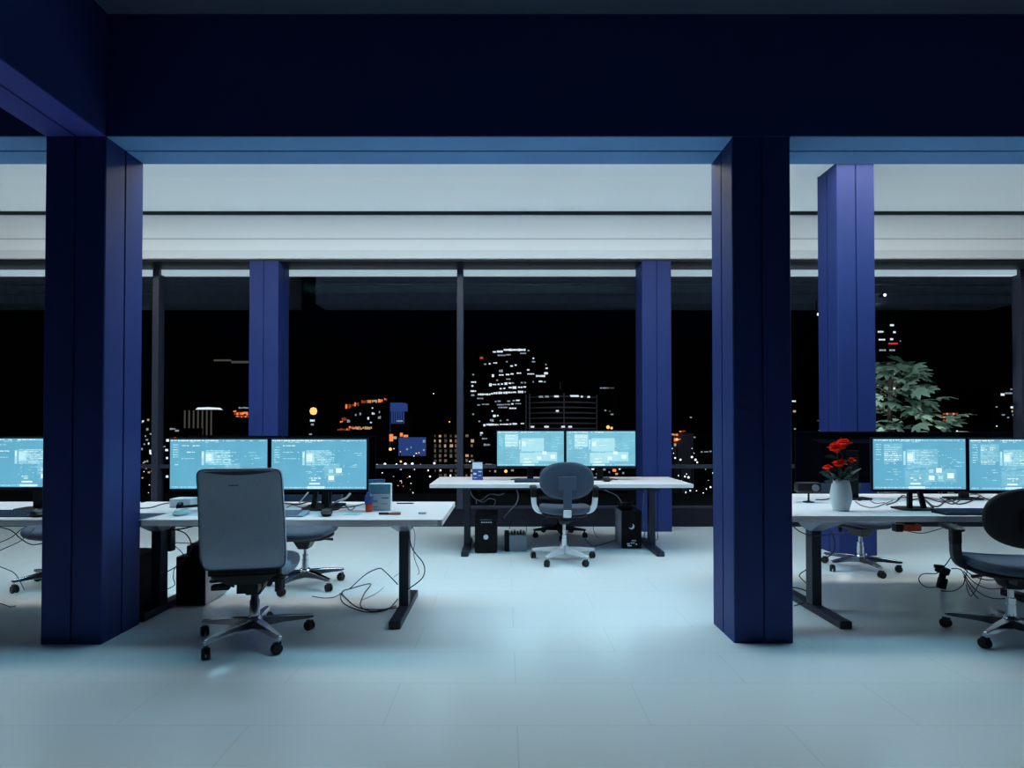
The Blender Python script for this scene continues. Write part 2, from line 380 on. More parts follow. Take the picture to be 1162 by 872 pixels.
# ------------------------------------------------------------------ monitors
def make_ui(w, h, seed, dense, y):
    R = random.Random(seed); a = MB(); b = MB()
    def q(mb, u0, u1, v0, v1):
        x0, x1 = (u0-.5)*w, (u1-.5)*w; z1, z0 = (.5-v0)*h, (.5-v1)*h
        mb.box(x0, x1, y-.0012, y-.0002, z0, z1)
    def line(mb, u0, u1, v, th=.018, fill=.75):
        u = u0
        while u < u1:
            L = R.uniform(.008, .05)
            if R.random() < fill: q(mb, u, min(u+L, u1), v, v+th*R.uniform(.6, 1.1))
            u += L+R.uniform(.004, .012)
    line(b, .01, .55, .015, .022, .9); line(a, .55, .99, .02, .02, .8); line(a, .02, .5, .05, .015, .5)
    for k in range(9):
        line(a, .03, .085, .10+k*.05, .022, .85 if k < 6 else .4)
    nn = 10 if dense else 3
    for k in range(nn):
        v = .12+k*(.04 if dense else .13)
        line(a if R.random() < .6 else b, .12, R.uniform(.24, .31), v, .02, .9)
    if dense:
        for k in range(5): line(a, .13, .30, .60+k*.05, .014, .45)
    pn = MB()
    if dense: q(pn, .115, .315, .09, .44); q(pn, .36, .70, .20, .58); q(pn, .56, .90, .60, .86); q(pn, .34, .62, .62, .92)
    else: q(pn, .36, .62, .22, .52); q(pn, .56, .72, .48, .74)
    q(a, .325, .35, .24, .52); q(b, .33, .345, .26, .36)
    q(b, .37, .43, .29, .44); q(a, .365, .45, .27, .46)
    for k in range(9):
        line(a, .37, R.uniform(.56, .74), .22+k*.035, .022, .85)
    for k in range(4): line(b, .42, .62, .26+k*.07, .018, .35)
    for k in range(3): line(a, .34, .6, .58+k*.06, .014, .4)
    for (u, v, s_) in ((.60, .60, .05), (.68, .58, .06), (.60, .73, .06), (.70, .73, .05), (.80, .68, .07))[:5 if dense else 3]:
        q(b if s_ > .055 else a, u, u+s_, v, v+s_*1.5); line(a, u-.01, u+s_+.01, v+s_*1.5+.02, .012, .9)
    line(b, .40, .52, .77, .022, .9); line(b, .42, .47, .81, .02, .9)
    q(b, .40, .51, .875, .905)
    line(a, .02, .98, .955, .022, .95); q(b, .38, .56, .945, .985)
    for k in range(5): u = .80+R.random()*.12; v = .15+R.random()*.45; line(a, u, u+.08, v, .014, .8)
    for k in range(60 if dense else 34):
        u, v = R.uniform(.36, .85), R.uniform(.2, .9); q(a, u, u+R.uniform(.006, .02), v, v+.012)
    return a, b, pn

def make_monitor(name, label, x, y, zb, w, h, seed=0, dense=False, pale=False, lit=True, rz=0, group=None, stand='post', zdesk=.74):
    """built facing -y (towards the viewer); zb = bottom of the housing"""
    t = thing(name, label, 'monitor', (x, y, zdesk), rz, group)
    zc = zb-zdesk+h/2; bz = .011
    hs = MB()
    hs.box(-w/2, w/2, 0, .022, zc-h/2, zc+h/2)
    hs.hexa([(-w*.36, .022, zc-h*.36), (w*.36, .022, zc-h*.36), (w*.36, .022, zc+h*.36), (-w*.36, .022, zc+h*.36),
             (-w*.28, .055, zc-h*.28), (w*.28, .055, zc-h*.28), (w*.28, .055, zc+h*.28), (-w*.28, .055, zc+h*.28)])
    hs.build('housing', M['bezel' if lit else 'backshell'], t, bevel=.004)
    sw, sh = w-2*bz, h-bz-.02
    sc = MB().box(-sw/2, sw/2, -.0016, .004, -sh/2, sh/2).build('screen', M['screen_pale' if pale else 'screen'] if lit else M['pc_black'], t, loc=(0, 0, zc+.004))
    if lit:
        a, b, pn = make_ui(sw, sh, seed, dense, -.0016)
        for i_, v in enumerate(pn.v): pn.v[i_] = (v[0], v[1]+.0006, v[2])
        pn.build('screen_panel_print', M['ui0p' if pale else 'ui0'], sc)['kind'] = 'stuff'
        a.build('screen_lettering', M['ui'], sc)['kind'] = 'stuff'; b.build('screen_print', M['ui2'], sc)['kind'] = 'stuff'
    st = MB()
    if stand == 'post':
        st.box(-.035, .035, .056, .085, .012, zc)
        st.box(-.05, .05, .03, .058, zc-.06, zc+.06)
    else:
        for s in (-1, 1):
            st.bar([(s*.05, .03, .012), (s*.02, .07, zc-h*.2), (s*.02, .075, zc)], .03, .025)
        st.box(-.05, .05, .045, .085, zc-.05, zc+.05)
    st.build('stand', M['black'], t, bevel=.003)
    MB().pad(.26, .19, .012, 4, lambda u, v, q: (u, v+.06, q+.006), rim=.004).build('stand_base', M['black'], t, smooth=True)
    return t
MGL = None
zb, hh, ww = .876, .372, .712
def mon(pxl, pxr, ytop, ybot, D, *a, **k):
    x0, x1 = (pxl-VX)*D/F, (pxr-VX)*D/F; z1, z0 = H-(ytop-VY)*D/F, H-(ybot-VY)*D/F
    return make_monitor('monitor', a[0], (x0+x1)/2, D, z0, (x1-x0)-.002, z1-z0, **k)
mon(191.5, 305.5, 497, 558, 4.05, 'lit monitor half covered by the grey chair back', seed=3, stand='post')
mon(306.5, 418, 497, 558.5, 4.05, 'lit monitor fully seen, beside the white carton', seed=4, stand='vee')
mon(-20, 93, 496, 556, 4.05, 'lit monitor cut by the frame, running behind the column by the grey chair', seed=5, stand='post')
mon(563, 641, 488.5, 531, 6.45, 'lit monitor on the middle desk, on the side of the blue box', seed=6, dense=True, pale=True)
mon(641.6, 722, 488.5, 531, 6.45, 'lit monitor on the middle desk, on the side of the blue column', seed=8, dense=True, pale=True)
mon(988.5, 1097, 496.5, 558.5, 4.05, 'lit monitor nearest the vase of red flowers', seed=9, dense=True, stand='vee')
mon(1097.8, 1207, 497, 559.5, 4.05, 'lit monitor above the black round-backed chair, cut by the frame', seed=10, dense=True, stand='post')
def rear(px0, px1, yt, yb, D, label):
    x0, x1 = (px0-VX)*D/F, (px1-VX)*D/F; z1, z0 = H-(yt-VY)*D/F, H-(yb-VY)*D/F
    make_monitor('monitor', label, (x0+x1)/2, D, z0, (x1-x0)-.002, z1-z0, lit=False, rz=PI, stand='post')
rear(215, 321, 494.8, 556, 4.36, 'dark monitor turned away, behind the half covered lit screen')
rear(322, 427, 495.0, 561, 4.36, 'dark monitor turned away, its edge showing beside the white carton')
rear(901, 1023, 490, 548, 4.78, 'black monitor turned away, standing behind the red flowers')
rear(1024, 1146, 490.5, 548, 4.78, 'black monitor turned away, hidden behind the two lit screens of the vase desk')

# ------------------------------------------------------------------ chairs
def caster_parts(parent, ang, R, wm='black', sm='chrome'):
    cx, cy = R*math.cos(ang), R*math.sin(ang); rr = random.uniform(0, 2*PI)
    c = bpy.data.objects.new('caster', caster_mesh[wm]); C.objects.link(c); c.parent = parent
    c.location = (cx, cy, 0); c.rotation_euler = (0, 0, rr)
    s = bpy.data.objects.new('caster_stem', stem_mesh[sm]); C.objects.link(s); s.parent = c
def _mesh(mb, name, m):
    o = mb.build(name, m, smooth=True); me = o.data; bpy.data.objects.remove(o); return me
caster_mesh, stem_mesh = {}, {}
for k in ('black', 'dark'):
    b = MB()
    for s in (-1, 1):
        b.lathe([(.012, -.009), (.028, -.009), (.031, -.004), (.031, .004), (.028, .009), (.012, .009)], (s*.0135+0, .012, .031), 'x', 18)
    b.hexa([(-.011, -.006, .03), (.011, -.006, .03), (.011, .03, .03), (-.011, .03, .03), (-.012, -.012, .068), (.012, -.012, .068), (.012, .028, .066), (-.012, .028, .066)])
    caster_mesh[k] = _mesh(b, 'caster', M[k])
for k in ('chrome', 'black'):
    stem_mesh[k] = _mesh(MB().lathe([(.008, .06), (.008, .088), (.013, .088), (.013, .10)], (0, 0, 0), 'z', 12), 'caster_stem', M[k])

def star_base(t, R=.315, phase=-PI/2+PI/5, m='chrome', mc='black'):
    b = MB()
    b.lathe([(.03, .075), (.05, .08), (.052, .125), (.04, .145), (.033, .15)], (0, 0, 0), 'z', 20)
    for k in range(5):
        a = phase+k*2*PI/5; d = Vector((math.cos(a), math.sin(a), 0)); n = Vector((-d.y, d.x, 0))
        secs = [(.03, .034, .078, .134), (.16, .028, .086, .126), (R-.02, .019, .082, .108), (R+.017, .015, .086, .103)]
        vs = []
        for r, hw, za, zb_ in secs:
            vs += [d*r-n*hw+Vector((0, 0, za)), d*r+n*hw+Vector((0, 0, za)), d*r+n*hw*.75+Vector((0, 0, zb_)), d*r-n*hw*.75+Vector((0, 0, zb_))]
        fs = [(i*4+q, i*4+(q+1) % 4, (i+1)*4+(q+1) % 4, (i+1)*4+q) for i in range(3) for q in range(4)]+[(3, 2, 1, 0), (12, 13, 14, 15)]
        b.add(vs, fs)
    b.build('base', M[m], t, smooth=True, bevel=.003)
    for k in range(5): caster_parts(t, phase+k*2*PI/5, R, 'black', 'chrome' if m != 'black' else 'black')

def mechanism(t, zs):
    b = MB()
    b.box(-.09, .09, -.13, .12, zs-.085, zs-.045); b.box(-.06, .06, -.20, -.10, zs-.12, zs-.05)
    b.hexa([(-.04, -.05, zs-.17), (.04, -.05, zs-.17), (.04, .06, zs-.17), (-.04, .06, zs-.17), (-.08, -.11, zs-.083), (.08, -.11, zs-.083), (.08, .1, zs-.083), (-.08, .1, zs-.083)])
    b.box(-.19, .19, -.03, .03, zs-.06, zs-.035)
    b.build('mechanism', M['black'], t, bevel=.006)
    MB().tube([(-.07, 0, zs-.08), (-.16, -.02, zs-.10), (-.22, -.04, zs-.105)], [.008, .008, .012]).build('lever', M['black'], t, smooth=True)
    l = MB(); l.tube([(.07, -.05, zs-.08), (.17, -.06, zs-.09)], .008)
    l.cyl((.17, -.06, zs-.13), .018, .07)
    l.build('lever', M['black'], t, smooth=True)

def task_chair(label, loc, rz, seatm='seat', cushion=None, armm=None, basem='chrome', zs=.48, back=True, phase=-PI/2+PI/5, group=None, backw=.51, backh=.36, backz=.80):
    t = thing('office_chair', label, 'office chair', loc, rz, group)
    MB().pad(.50, .48, .075, 3.2, lambda u, v, q: (u, v, zs+q-.0375+.03*(v/.24)**2*(-1 if v > 0 else .3)*(.5)+.02*(u/.25)**2), rim=.025).build('seat', M[cushion or seatm], t, smooth=True)
    MB().pad(.44, .42, .03, 3.2, lambda u, v, q: (u, v, zs-.078+q), rim=.01).build('seat_shell', M['black'], t, smooth=True)
    mechanism(t, zs-.01)
    MB().lathe([(.028, .10), (.028, .22), (.0245, .22), (.0245, .26), (.016, .26), (.016, zs-.16)], (0, 0, 0), 'z', 18).build('gas_lift', M['chrome' if basem != 'black' else 'black'], t, smooth=True)
    star_base(t, phase=phase, m=basem)
    if back:
        yb = -.25
        def mp(u, v, q):
            z = backz+v; y = yb-.10*((z-.62)) - q + .35*u*u
            return (u, y, z)
        MB().pad(backw, backh, .06, 2.35, mp, rim=.03, n=48).build('backrest', M[seatm], t, smooth=True)
        sp = MB()
        sp.bar([(0, -.13, zs-.085), (0, -.27, zs-.075), (0, -.315, zs+.0), (0, -.312, zs+.10), (0, -.305, backz)], [.07, .075, .08, .08, .09], .022)
        sp.box(-.09, .09, -.318, -.290, backz-.09, backz+.045)
        sp.build('spine', M['seat' if seatm == 'seat' else 'black'], t, bevel=.006)
    if armm:
        MB().box(-.038, .038, -.335, -.30, zs-.07, zs-.0).build('joint', M['alu'] if armm == 'alu' else M['black'], t, bevel=.01)
        for s in (-1, 1):
            pts = spline([(s*.16, .02, zs-.06), (s*.25, .0, zs-.05), (s*.295, -.02, zs+.0), (s*.305, -.03, zs+.09)], 5)
            a = MB().bar(pts, .055, .05, Vector((0, 1, 0))).build('armrest', M['alu'] if armm == 'alu' else M['frame'], t, bevel=.005)
            MB().box(s*.305-.026, s*.305+.026, -.06, 0, zs+.088, zs+.172).build('arm_post', M['black'], a, bevel=.006)
            MB().pad(.075, .26, .03, 3.5, lambda u, v, q, s=s: (s*.305+u, v+.02, zs+.18+q), rim=.008).build('arm_pad', M['black'], a, smooth=True)
    return t

# grey high-backed chair, seen from behind at the left desk
def high_chair(label, loc, rz):
    t = thing('office_chair', label, 'office chair', loc, rz)
    zs = .50
    MB().pad(.50, .46, .08, 4, lambda u, v, q: (u, v+.03, zs+q-.04), rim=.02).build('seat', M['grey'], t, smooth=True)
    MB().box(-.21, .21, -.2, .22, zs-.095, zs-.075).build('seat_shell', M['black'], t, bevel=.01)
    def curve(z):     # back profile, z measured from the bottom of the back (0 .. .60)
        k = (z-.14)/.14
        return -.235-.055*math.exp(-k*k*.7)+.03*math.exp(-((z-.0)/.08)**2)-.15*max(0, z-.15)/.45
    def mp(u, v, q):
        z = v+.30; wf = 1+.07*math.exp(-((z-.17)/.13)**2)+.01*(z/.6)
        return (u*wf, curve(z)-q+.14*u*u, z+.485)
    bk = MB().pad(.445, .60, .065, 14, mp, n=72, rim=.02).build('backrest', M['grey'], t, smooth=True)
    # piping along the rim and the folded top edge
    def edge(sign):
        pts = []
        for i in range(73):
            a = 2*PI*i/72; c_, s_ = math.cos(a), math.sin(a)
            u = math.copysign(abs(c_)**(2/14), c_)*.2225*.985; v = math.copysign(abs(s_)**(2/14), s_)*.30*.985
            pts.append(mp(u, v, sign*.0285))
        return pts
    MB().tube(edge(1), .0035, 6).build('piping', M['greypipe'], bk, smooth=True)
    lip = MB()
    top = []; bot = []
    for i in range(17):
        u = -.185+.37*i/16
        top.append(mp(u, .283, .0338)); bot.append(mp(u, .283-.02*(1-(u/.185)**2), .0345))
    lip.add(top+bot, [(i, i+1, 18+i, 17+i) for i in range(16)])
    lip.build('top_fold', M['greypipe'], bk)
    lg = MB()
    for a, b in ((-.025, -.017), (-.014, -.004), (-.001, .006), (.009, .018), (.020, .023)):
        lg.box(a-.03, b-.03, -.0005, .0005, -.003, .003)
    p = Vector(mp(-.03+.03, .205, .0345))
    lg.build('maker_mark', M['greypipe'], bk, loc=(p.x, p.y-.0005, p.z))
    fr = MB()
    fr.box(-.2, .2, -.26, -.22, .455, .49); fr.hexa([(-.10, -.25, .40), (.10, -.25, .40), (.10, .1, .40), (-.10, .1, .40), (-.19, -.27, .465), (.19, -.27, .465), (.19, .2, .43), (-.19, .2, .43)])
    fr.build('back_carrier', M['black'], t, bevel=.01)
    mechanism(t, .455)
    MB().cyl((.17, -.16, .33), .024, .13).build('tension_knob', M['black'], t, bevel=.006)
    MB().box(-.2, -.1, -.2, -.15, .36, .39).build('side_handle', M['black'], t, bevel=.006)
    MB().tube([(-.19, -.22, .45), (-.07, -.2, .38)], .007).build('rod', M['black'], t)
    MB().lathe([(.030, .10), (.030, .24), (.024, .25), (.022, .36)], (0, 0, 0), 'z', 18).build('gas_lift', M['chrome'], t, smooth=True)
    star_base(t, R=.335, phase=math.radians(-55), m='chrome')
    return t
high_chair('grey high-backed office chair seen from behind', (-1.56, 3.63, 0), math.radians(11))
GC = None
task_chair('dark round-backed chair with pale aluminium arms at the middle desk', ((640-VX)*5.80/F, 5.80, 0), 0, armm='alu', basem='alu', zs=.545, backz=.815, backw=.52)
task_chair('black round-backed chair with armrests in front of the vase desk, cut by the frame', (3.13, 3.62, 0), math.radians(-15), seatm='blackfab', cushion='seat', armm='frame', zs=.50, backz=.785, backh=.36, phase=-PI/2-PI/5-.18)
cB = task_chair('blue-grey chair on chrome base on the far side of the grey chair desk', ((347-VX)*4.86/F, 4.86, 0), PI+.0, zs=.495, phase=PI/2-.30, backz=.78)
dup(cB, ((975-VX)*5.42/F, 5.42, 0), PI+.25, 'dark chair on chrome base behind the desk with the vase')
dup(cB, ((72-VX)*4.9/F, 4.9, 0), PI-.35, 'dark chair on chrome base partly hidden by the column by the grey chair')
task_chair('black chair with black base on the far side of the middle desk', ((634-VX)*7.12/F, 7.12, 0), PI, seatm='blackfab', basem='black', zs=.46, phase=PI/2, backz=.72, backw=.44, backh=.30)

# ------------------------------------------------------------------ computers under the desks
def tower(label, x0, x1, y0, y1, h, mark=None, side='pc_grey'):
    cx, cy = (x0+x1)/2, (y0+y1)/2; w, d = x1-x0, y1-y0
    t = thing('computer_tower', label, 'computer', (cx, cy, 0))
    MB().box(-w/2, w/2, -d/2+.012, d/2, .012, h).build('case', M[side], t, bevel=.003)
    f = MB().box(-w/2, w/2, -d/2, -d/2+.014, .008, h+.004).build('front_panel', M['pc_black'], t, bevel=.004)
    MB().box(-w/2, w/2, -d/2+.012, d/2, h, h+.004).build('top_panel', M['pc_black'], t)
    ft = MB()
    for sx in (-1, 1):
        for sy in (-1, 1): ft.cyl((sx*(w/2-.03), sy*(d/2-.05), 0), .015, .013)
    ft.build('feet', M['black'], t)
    if mark == 'disc':
        MB().lathe([(.0, -.003), (.024, -.003), (.026, 0), (.0, 0)], (0, -d/2, h*.43), 'y', 24).build('round_badge', M['logo'], f, smooth=True)
        b = MB()
        for k in range(5): b.box(-.05+k*.024, -.034+k*.024, -d/2-.001, -d/2, h*.80, h*.80+.012)
        b.build('front_lettering', M['pc_grey'], f)
        MB().box(-.06, .06, -d/2-.0006, -d/2, h*.88, h*.885).build('drive_line', M['pc_grey'], f)
    if mark == 'crescent':
        b = MB(); o_ = []; i_ = []
        for k in range(15):
            a = math.radians(-150+k*14)
            o_.append((.032*math.cos(a), -d/2-.002, h*.60+.032*math.sin(a)))
            i_.append((-.012+.026*math.cos(a), -d/2-.002, h*.60+.010+.026*math.sin(a)))
        b.add(o_+i_, [(j, j+1, 16+j, 15+j) for j in range(14)])
        b.build('crescent_badge', M['logo'], f)
        b = MB()
        for (a, c_, z) in ((-.05, -.02, .05), (-.01, .035, .06), (.045, .06, .045), (-.045, .0, .03), (.0, .05, .085)):
            b.box(a, c_, -d/2-.002, -d/2, z, z+.012)
        b.build('front_ports', M['logo'], f)
    return t
tower('black computer with grey side under the grey chair desk, flat case on it', -2.425, -2.212, 4.29, 4.64, .36)
tower('black computer behind the desk leg beside the column by the grey chair', -2.76, -2.545, 3.93, 4.33, .42, side='pc_black')
tower('black computer with a round silver badge under the middle desk', P(538.7, 628, 6.11).x, P(564, 628, 6.11).x, 6.13, 6.55, .40, 'disc', side='pc_black')
tower('black computer with grey side and a crescent badge under the middle desk', P(705, 623, 6.36).x, P(727.6, 623, 6.36).x, 6.36, 6.74, .41, 'crescent')
o = MB().box(-.085, .095, -.13, .13, 0, .075).build('black_case', M['pc_black'], bevel=.006, loc=(-2.30, 4.46, .365))
o.rotation_euler = (0, 0, .15); tag(o, 'flat black case lying on the computer under the grey chair desk', 'case')
t = thing('power_supply', 'small grey box with black side on the floor under the middle desk', 'power supply', ((585-VX)*6.2/F, 6.30, 0))
MB().box(-.065, .118, -.09, .09, .004, .175).build('case', M['ps_grey'], t, bevel=.006)
MB().box(-.118, -.066, -.09, .09, 0, .20).build('side_panel', M['pc_black'], t, bevel=.004)
b = MB()
for k in range(5): b.box(-.05+k*.032, -.03+k*.032, -.07, .05, .175, .205+.01*(k % 2))
b.build('sockets', M['black'], t)
o = MB().box(-.05, .06, -.05, .05, 0, .075).build('adapter_box', M['black'], bevel=.008, loc=(P(708, 577, 6.5).x, 6.5, .414))
o.rotation_euler = (0, 0, .3); tag(o, 'black adapter box on top of the computer with the crescent badge', 'adapter')

# ------------------------------------------------------------------ things on the desks
ZD = .74
def keyboard(label, x, y, rz, w=.40, m='keys', kb='black'):
    t = thing('keyboard', label, 'keyboard', (x, y, ZD), rz)
    MB().hexa([(-w/2, -.07, 0), (w/2, -.07, 0), (w/2, .07, 0), (-w/2, .07, 0), (-w/2, -.07, .012), (w/2, -.07, .012), (w/2, .07, .028), (-w/2, .07, .028)]).build('body', M[kb], t, bevel=.004)
    k = MB(); n = int((w-.03)/.0195)
    for r in range(5):
        for c in range(n):
            x0 = -w/2+.015+c*.0195; y0 = -.058+r*.0235; z = .012+(y0+.07)/.14*.016
            k.box(x0, x0+.0165, y0, y0+.019, z, z+.007)
    k.build('keys', M[m], t)
    return t
keyboard('grey-blue keyboard behind the grey chair back', -1.50, 3.80, 0, .40, 'kgrey', 'kgrey')
keyboard('dark blue keyboard under the lit screens of the vase desk', 3.09, 3.88, .0, .42)
keyboard('blue keyboard cut by the frame beside the black mouse', -3.27, 3.80, 0, .42, 'keys', 'keys')
keyboard('dark keyboard on the middle desk half hidden by the chair back', .30, 6.25, 0, .42)
def mouse(label, x, y, rz, m='black', s=1):
    t = thing('mouse', label, 'mouse', (x, y, ZD), rz)
    def mp(u, v, q): return (u*s, v*s, max(0, (q+.02)*(1-.35*(v/.055)**2))*s)
    MB().pad(.065, .115, .04, 2.4, mp, n=28, rim=.016).build('shell', M[m], t, smooth=True)
    MB().cyl((-.004, .03*s, .036*s), .006*s, .008, 'x', 12).build('wheel', M['bracket'], t)
    return t
mouse('black mouse right of the grey-blue keyboard', P(370, 584, 3.78).x, 3.80, .3, s=1.15)
mouse('teal mouse left of the grey chair', P(205, 584, 3.80).x, 3.82, -.2, 'teal', 1.1)
mouse('black mouse beside the column by the grey chair', P(42, 585, 3.75).x, 3.76, .9, s=1.1)
mouse('black mouse on the middle desk right of the chair back', P(687, 545, 6.35).x, 6.30, .2, s=1.2)

# cartons
def carton(label, x, y, w, d, h, m1, m2, rz=0):
    t = thing('carton', label, 'carton', (x, y, ZD), rz)
    MB().box(-w/2, w/2, -d/2, d/2, 0, h).build('body', M[m1], t, bevel=.002)
    MB().box(-w/2+.002, w/2-.002, -d/2-.0008, -d/2, h*.62, h-.004).build('printed_band', M[m2], t)
    b = MB()
    b.box(w*.08, w*.42, -d/2-.0008, -d/2, h*.44, h*.50); b.box(-w*.4, -w*.05, -d/2-.0008, -d/2, h*.12, h*.15)
    b.box(w*.08, w*.36, -d/2-.0008, -d/2, h*.24, h*.27); b.box(-w*.38, -w*.1, -d/2-.0008, -d/2, h*.30, h*.40)
    b.build('print', M[m2], t)
    return t
carton('white and pale blue carton beside the unobstructed lit monitor of the grey chair desk', P(431.5, 578, 4.05).x, 4.07, .15, .06, .185, 'carton', 'cartonblue')
t = carton('navy printed box half hidden behind the white carton', P(426, 575, 4.2).x, 4.22, .125, .05, .20, 'navyprint', 'cartonblue')
carton('blue and white patterned box on the middle desk', P(542, 544, 6.52).x, 6.52, .115, .07, .20, 'navyprint', 'carton')
t = thing('pill_bottle', 'small orange bottle with dark blue top beside the white carton', 'bottle', (P(419.5, 579, 4.0).x, 3.985, ZD))
MB().lathe([(.022, 0), (.024, .004), (.024, .052), (.018, .06)], (0, 0, 0)).build('body', M['orange'], t, smooth=True)
MB().lathe([(.027, .055), (.028, .06), (.028, .105), (.022, .112), (.014, .13)], (0, 0, 0)).build('cap', M['navyprint'], t, smooth=True)
t = thing('pliers', 'red-handled pliers lying on the desk beside the white carton', 'pliers', (P(441, 584, 3.82).x, 3.84, ZD), .15)
MB().bar(spline([(-.065, .012, .008), (-.02, .004, .008), (.0, 0, .008)]), .014, .012, Vector((0, 0, 1))).build('jaw', M['cable'], t)
for s in (-1, 1): MB().tube(spline([(0, 0, .008), (.03, s*.016, .008), (.075, s*.012, .008)]), .007).build('handle', M['redtool'], t, smooth=True)
o = MB().pad(.055, .035, .012, 3, lambda u, v, q: (u, v, q+.006), rim=.004).build('eraser', M['pc_grey'], smooth=True, loc=(P(479, 583, 3.86).x, 3.88, ZD)); tag(o, 'small grey eraser near the corner of the grey chair desk', 'eraser')
t = thing('pen', 'thin dark pen at the back corner of the grey chair desk', 'pen', (P(460, 571, 4.42).x, 4.40, ZD))
MB().cyl((-.06, 0, .005), .0045, .12, 'x', 10).build('barrel', M['cable'], t); MB().lathe([(.0045, .06), (.001, .075)], (0, 0, .005), 'x', 10).build('tip', M['pc_grey'], t)
o = MB().prism([(-.055, -.035), (.04, -.045), (.06, .03), (-.035, .045)], 0, .002).build('note_paper', M['teal'], loc=(P(399, 582, 3.84).x, 3.86, ZD)); tag(o, 'teal slip of paper right of the black mouse', 'paper')
o = MB().box(-.065, .085, -.06, .06, 0, .065).build('white_box', M['white_trim'], bevel=.005, loc=(P(215, 569, 4.32).x, 4.24, ZD)); tag(o, 'white box under the half covered lit screen', 'box')
t = thing('headset', 'black headset lying under the half covered lit screen', 'headset', (P(222, 578, 4.0).x, 3.98, ZD), .2)
MB().tube(spline([(-.085, 0, .03), (-.06, .06, .03), (0, .09, .03), (.06, .06, .03), (.085, 0, .03)]), .009).build('headband', M['black'], t, smooth=True)
for s in (-1, 1): MB().lathe([(.02, -.018), (.032, -.012), (.034, .0), (.032, .014), (.02, .018)], (s*.085, 0, .034), 'x', 18).build('ear_cup', M['black'], t, smooth=True)

# vase with flowers
o = MB().lathe([(.042, 0), (.050, .004), (.062, .05), (.069, .085), (.068, .12), (.058, .18), (.050, .215), (.047, .218), (.044, .215), (.050, .17), (.056, .12), (.05, .02), (.0, .015)], (0, 0, 0), 'z', 36).build('vase', M['vase'], smooth=True, loc=(P(955.5, 580, 4.02).x, 4.04, ZD))
tag(o, 'white ceramic vase of red flowers on the desk', 'vase')
vx, vy = P(955.5, 580, 4.02).x, 4.04
def flower(label, px, py, size):
    size *= 1.5
    p = P(px, py, vy-.02)
    base = Vector((vx+(p.x-vx)*.15, vy, ZD+.10))
    t = thing('flower', label, 'flower', base, 0)
    tip = p-base
    MB().tube(spline([(0, 0, 0), (tip.x*.25, 0, tip.z*.5), (tip.x, tip.y, tip.z)]), .0035).build('stem', M['stem'], t, smooth=True)
    b = MB(); R = random.Random(px)
    for k in range(13):
        a = k*2.4+R.random()*.4; op = .25+.75*(k/12)             # inner petals stand up, outer ones open
        d = Vector((math.cos(a), math.sin(a)*.9, 0)); n = Vector((-d.y, d.x, 0)).normalized(); L = size*(.85+.3*R.random()); up = Vector((0, 0, 1))
        c = tip-up*(size*.35); rows = []
        for u, hw in ((0, .10), (.3, .36), (.6, .50), (.85, .40), (1, .12)):
            out = L*op*(.9*u**.8); rise = L*(1.15*u-.95*op*u*u+.06*R.uniform(-1, 1))
            rows.append((c+d*out+up*rise, hw*L, d*(L*.10*op)))
        vs = []
        for q, hw, cv in rows: vs += [q-n*hw-cv*.6, q+cv*.3, q+n*hw-cv*.6]
        b.add(vs, [(3*i+j, 3*i+j+1, 3*i+j+4, 3*i+j+3) for i in range(4) for j in range(2)])
    b.build('bloom', M['petal'], t, smooth=True)
    # leaves on the stem
    l = MB()
    for k, (f_, s) in enumerate(((.45, -1), (.62, 1), (.78, -1))):
        q = Vector((tip.x*f_**1.6, tip.y*f_, tip.z*f_)); a = R.random()*6
        d = Vector((s*math.cos(a*.3), math.sin(a), .55)).normalized(); n = d.cross(Vector((0, 1, .2))).normalized(); L = .07+.04*R.random()
        vs = []
        for u, wv in ((0, .002), (.3, .012), (.6, .014), (.85, .008), (1, .001)):
            c = q+d*L*u+Vector((0, 0, -.03*u*u)); vs += [c-n*wv, c+n*wv]
        l.add(vs, [(2*i, 2*i+1, 2*i+3, 2*i+2) for i in range(4)])
    l.build('leaf', M['stem'], t)
    return t
FG = None
flower('large red flower at the top of the bouquet', 949.5, 509, .054)
flower('second large red flower overlapping the top one', 957.5, 503, .046)
flower('red flower in the middle of the bouquet below the top bloom', 952, 527, .043)
flower('small red flower low on the column side of the bouquet', 938.5, 531, .030)
flower('small red flower on the screen side of the bouquet', 966, 523, .026)
g = MB(); R = random.Random(5)
for k in range(16):
    a = R.uniform(0, 2*PI); L = R.uniform(.10, .2); o_ = R.uniform(.35, 1.0)
    d = Vector((math.cos(a)*o_, math.sin(a)*o_*.6, 1)).normalized(); n = d.cross(Vector((R.random(), R.random(), .1))).normalized()
    vs = []
    for u, wv in ((0, .003), (.3, .010), (.6, .013), (.85, .008), (1, .001)):
        c = Vector((0, 0, .17))+d*L*u+Vector((math.cos(a), math.sin(a), -.8))*.05*u*u; vs += [c-n*wv, c+n*wv]
    g.add(vs, [(2*i, 2*i+1, 2*i+3, 2*i+2) for i in range(4)])
o = g.build('greenery', M['stem'], loc=(vx, vy, ZD)); tag(o, 'dark green leaves spreading from the mouth of the white vase', 'greenery', kind='stuff')

# small device left of the vase
t = thing('webcam', 'small black camera on a thin stand between column and vase', 'camera', (P(917, 571, 4.5).x, 4.5, ZD))
MB().lathe([(.04, 0), (.042, .006), (.01, .012), (.007, .02), (.007, .085)], (0, 0, 0)).build('stand', M['black'], t, smooth=True)
b = MB().box(-.095, .085, -.04, .05, .075, .155).build('body', M['black'], t, bevel=.018)
MB().lathe([(.026, -.012), (.026, 0)], (.03, -.04, .115), 'y', 18).build('lens', M['bracket'], t, smooth=True)
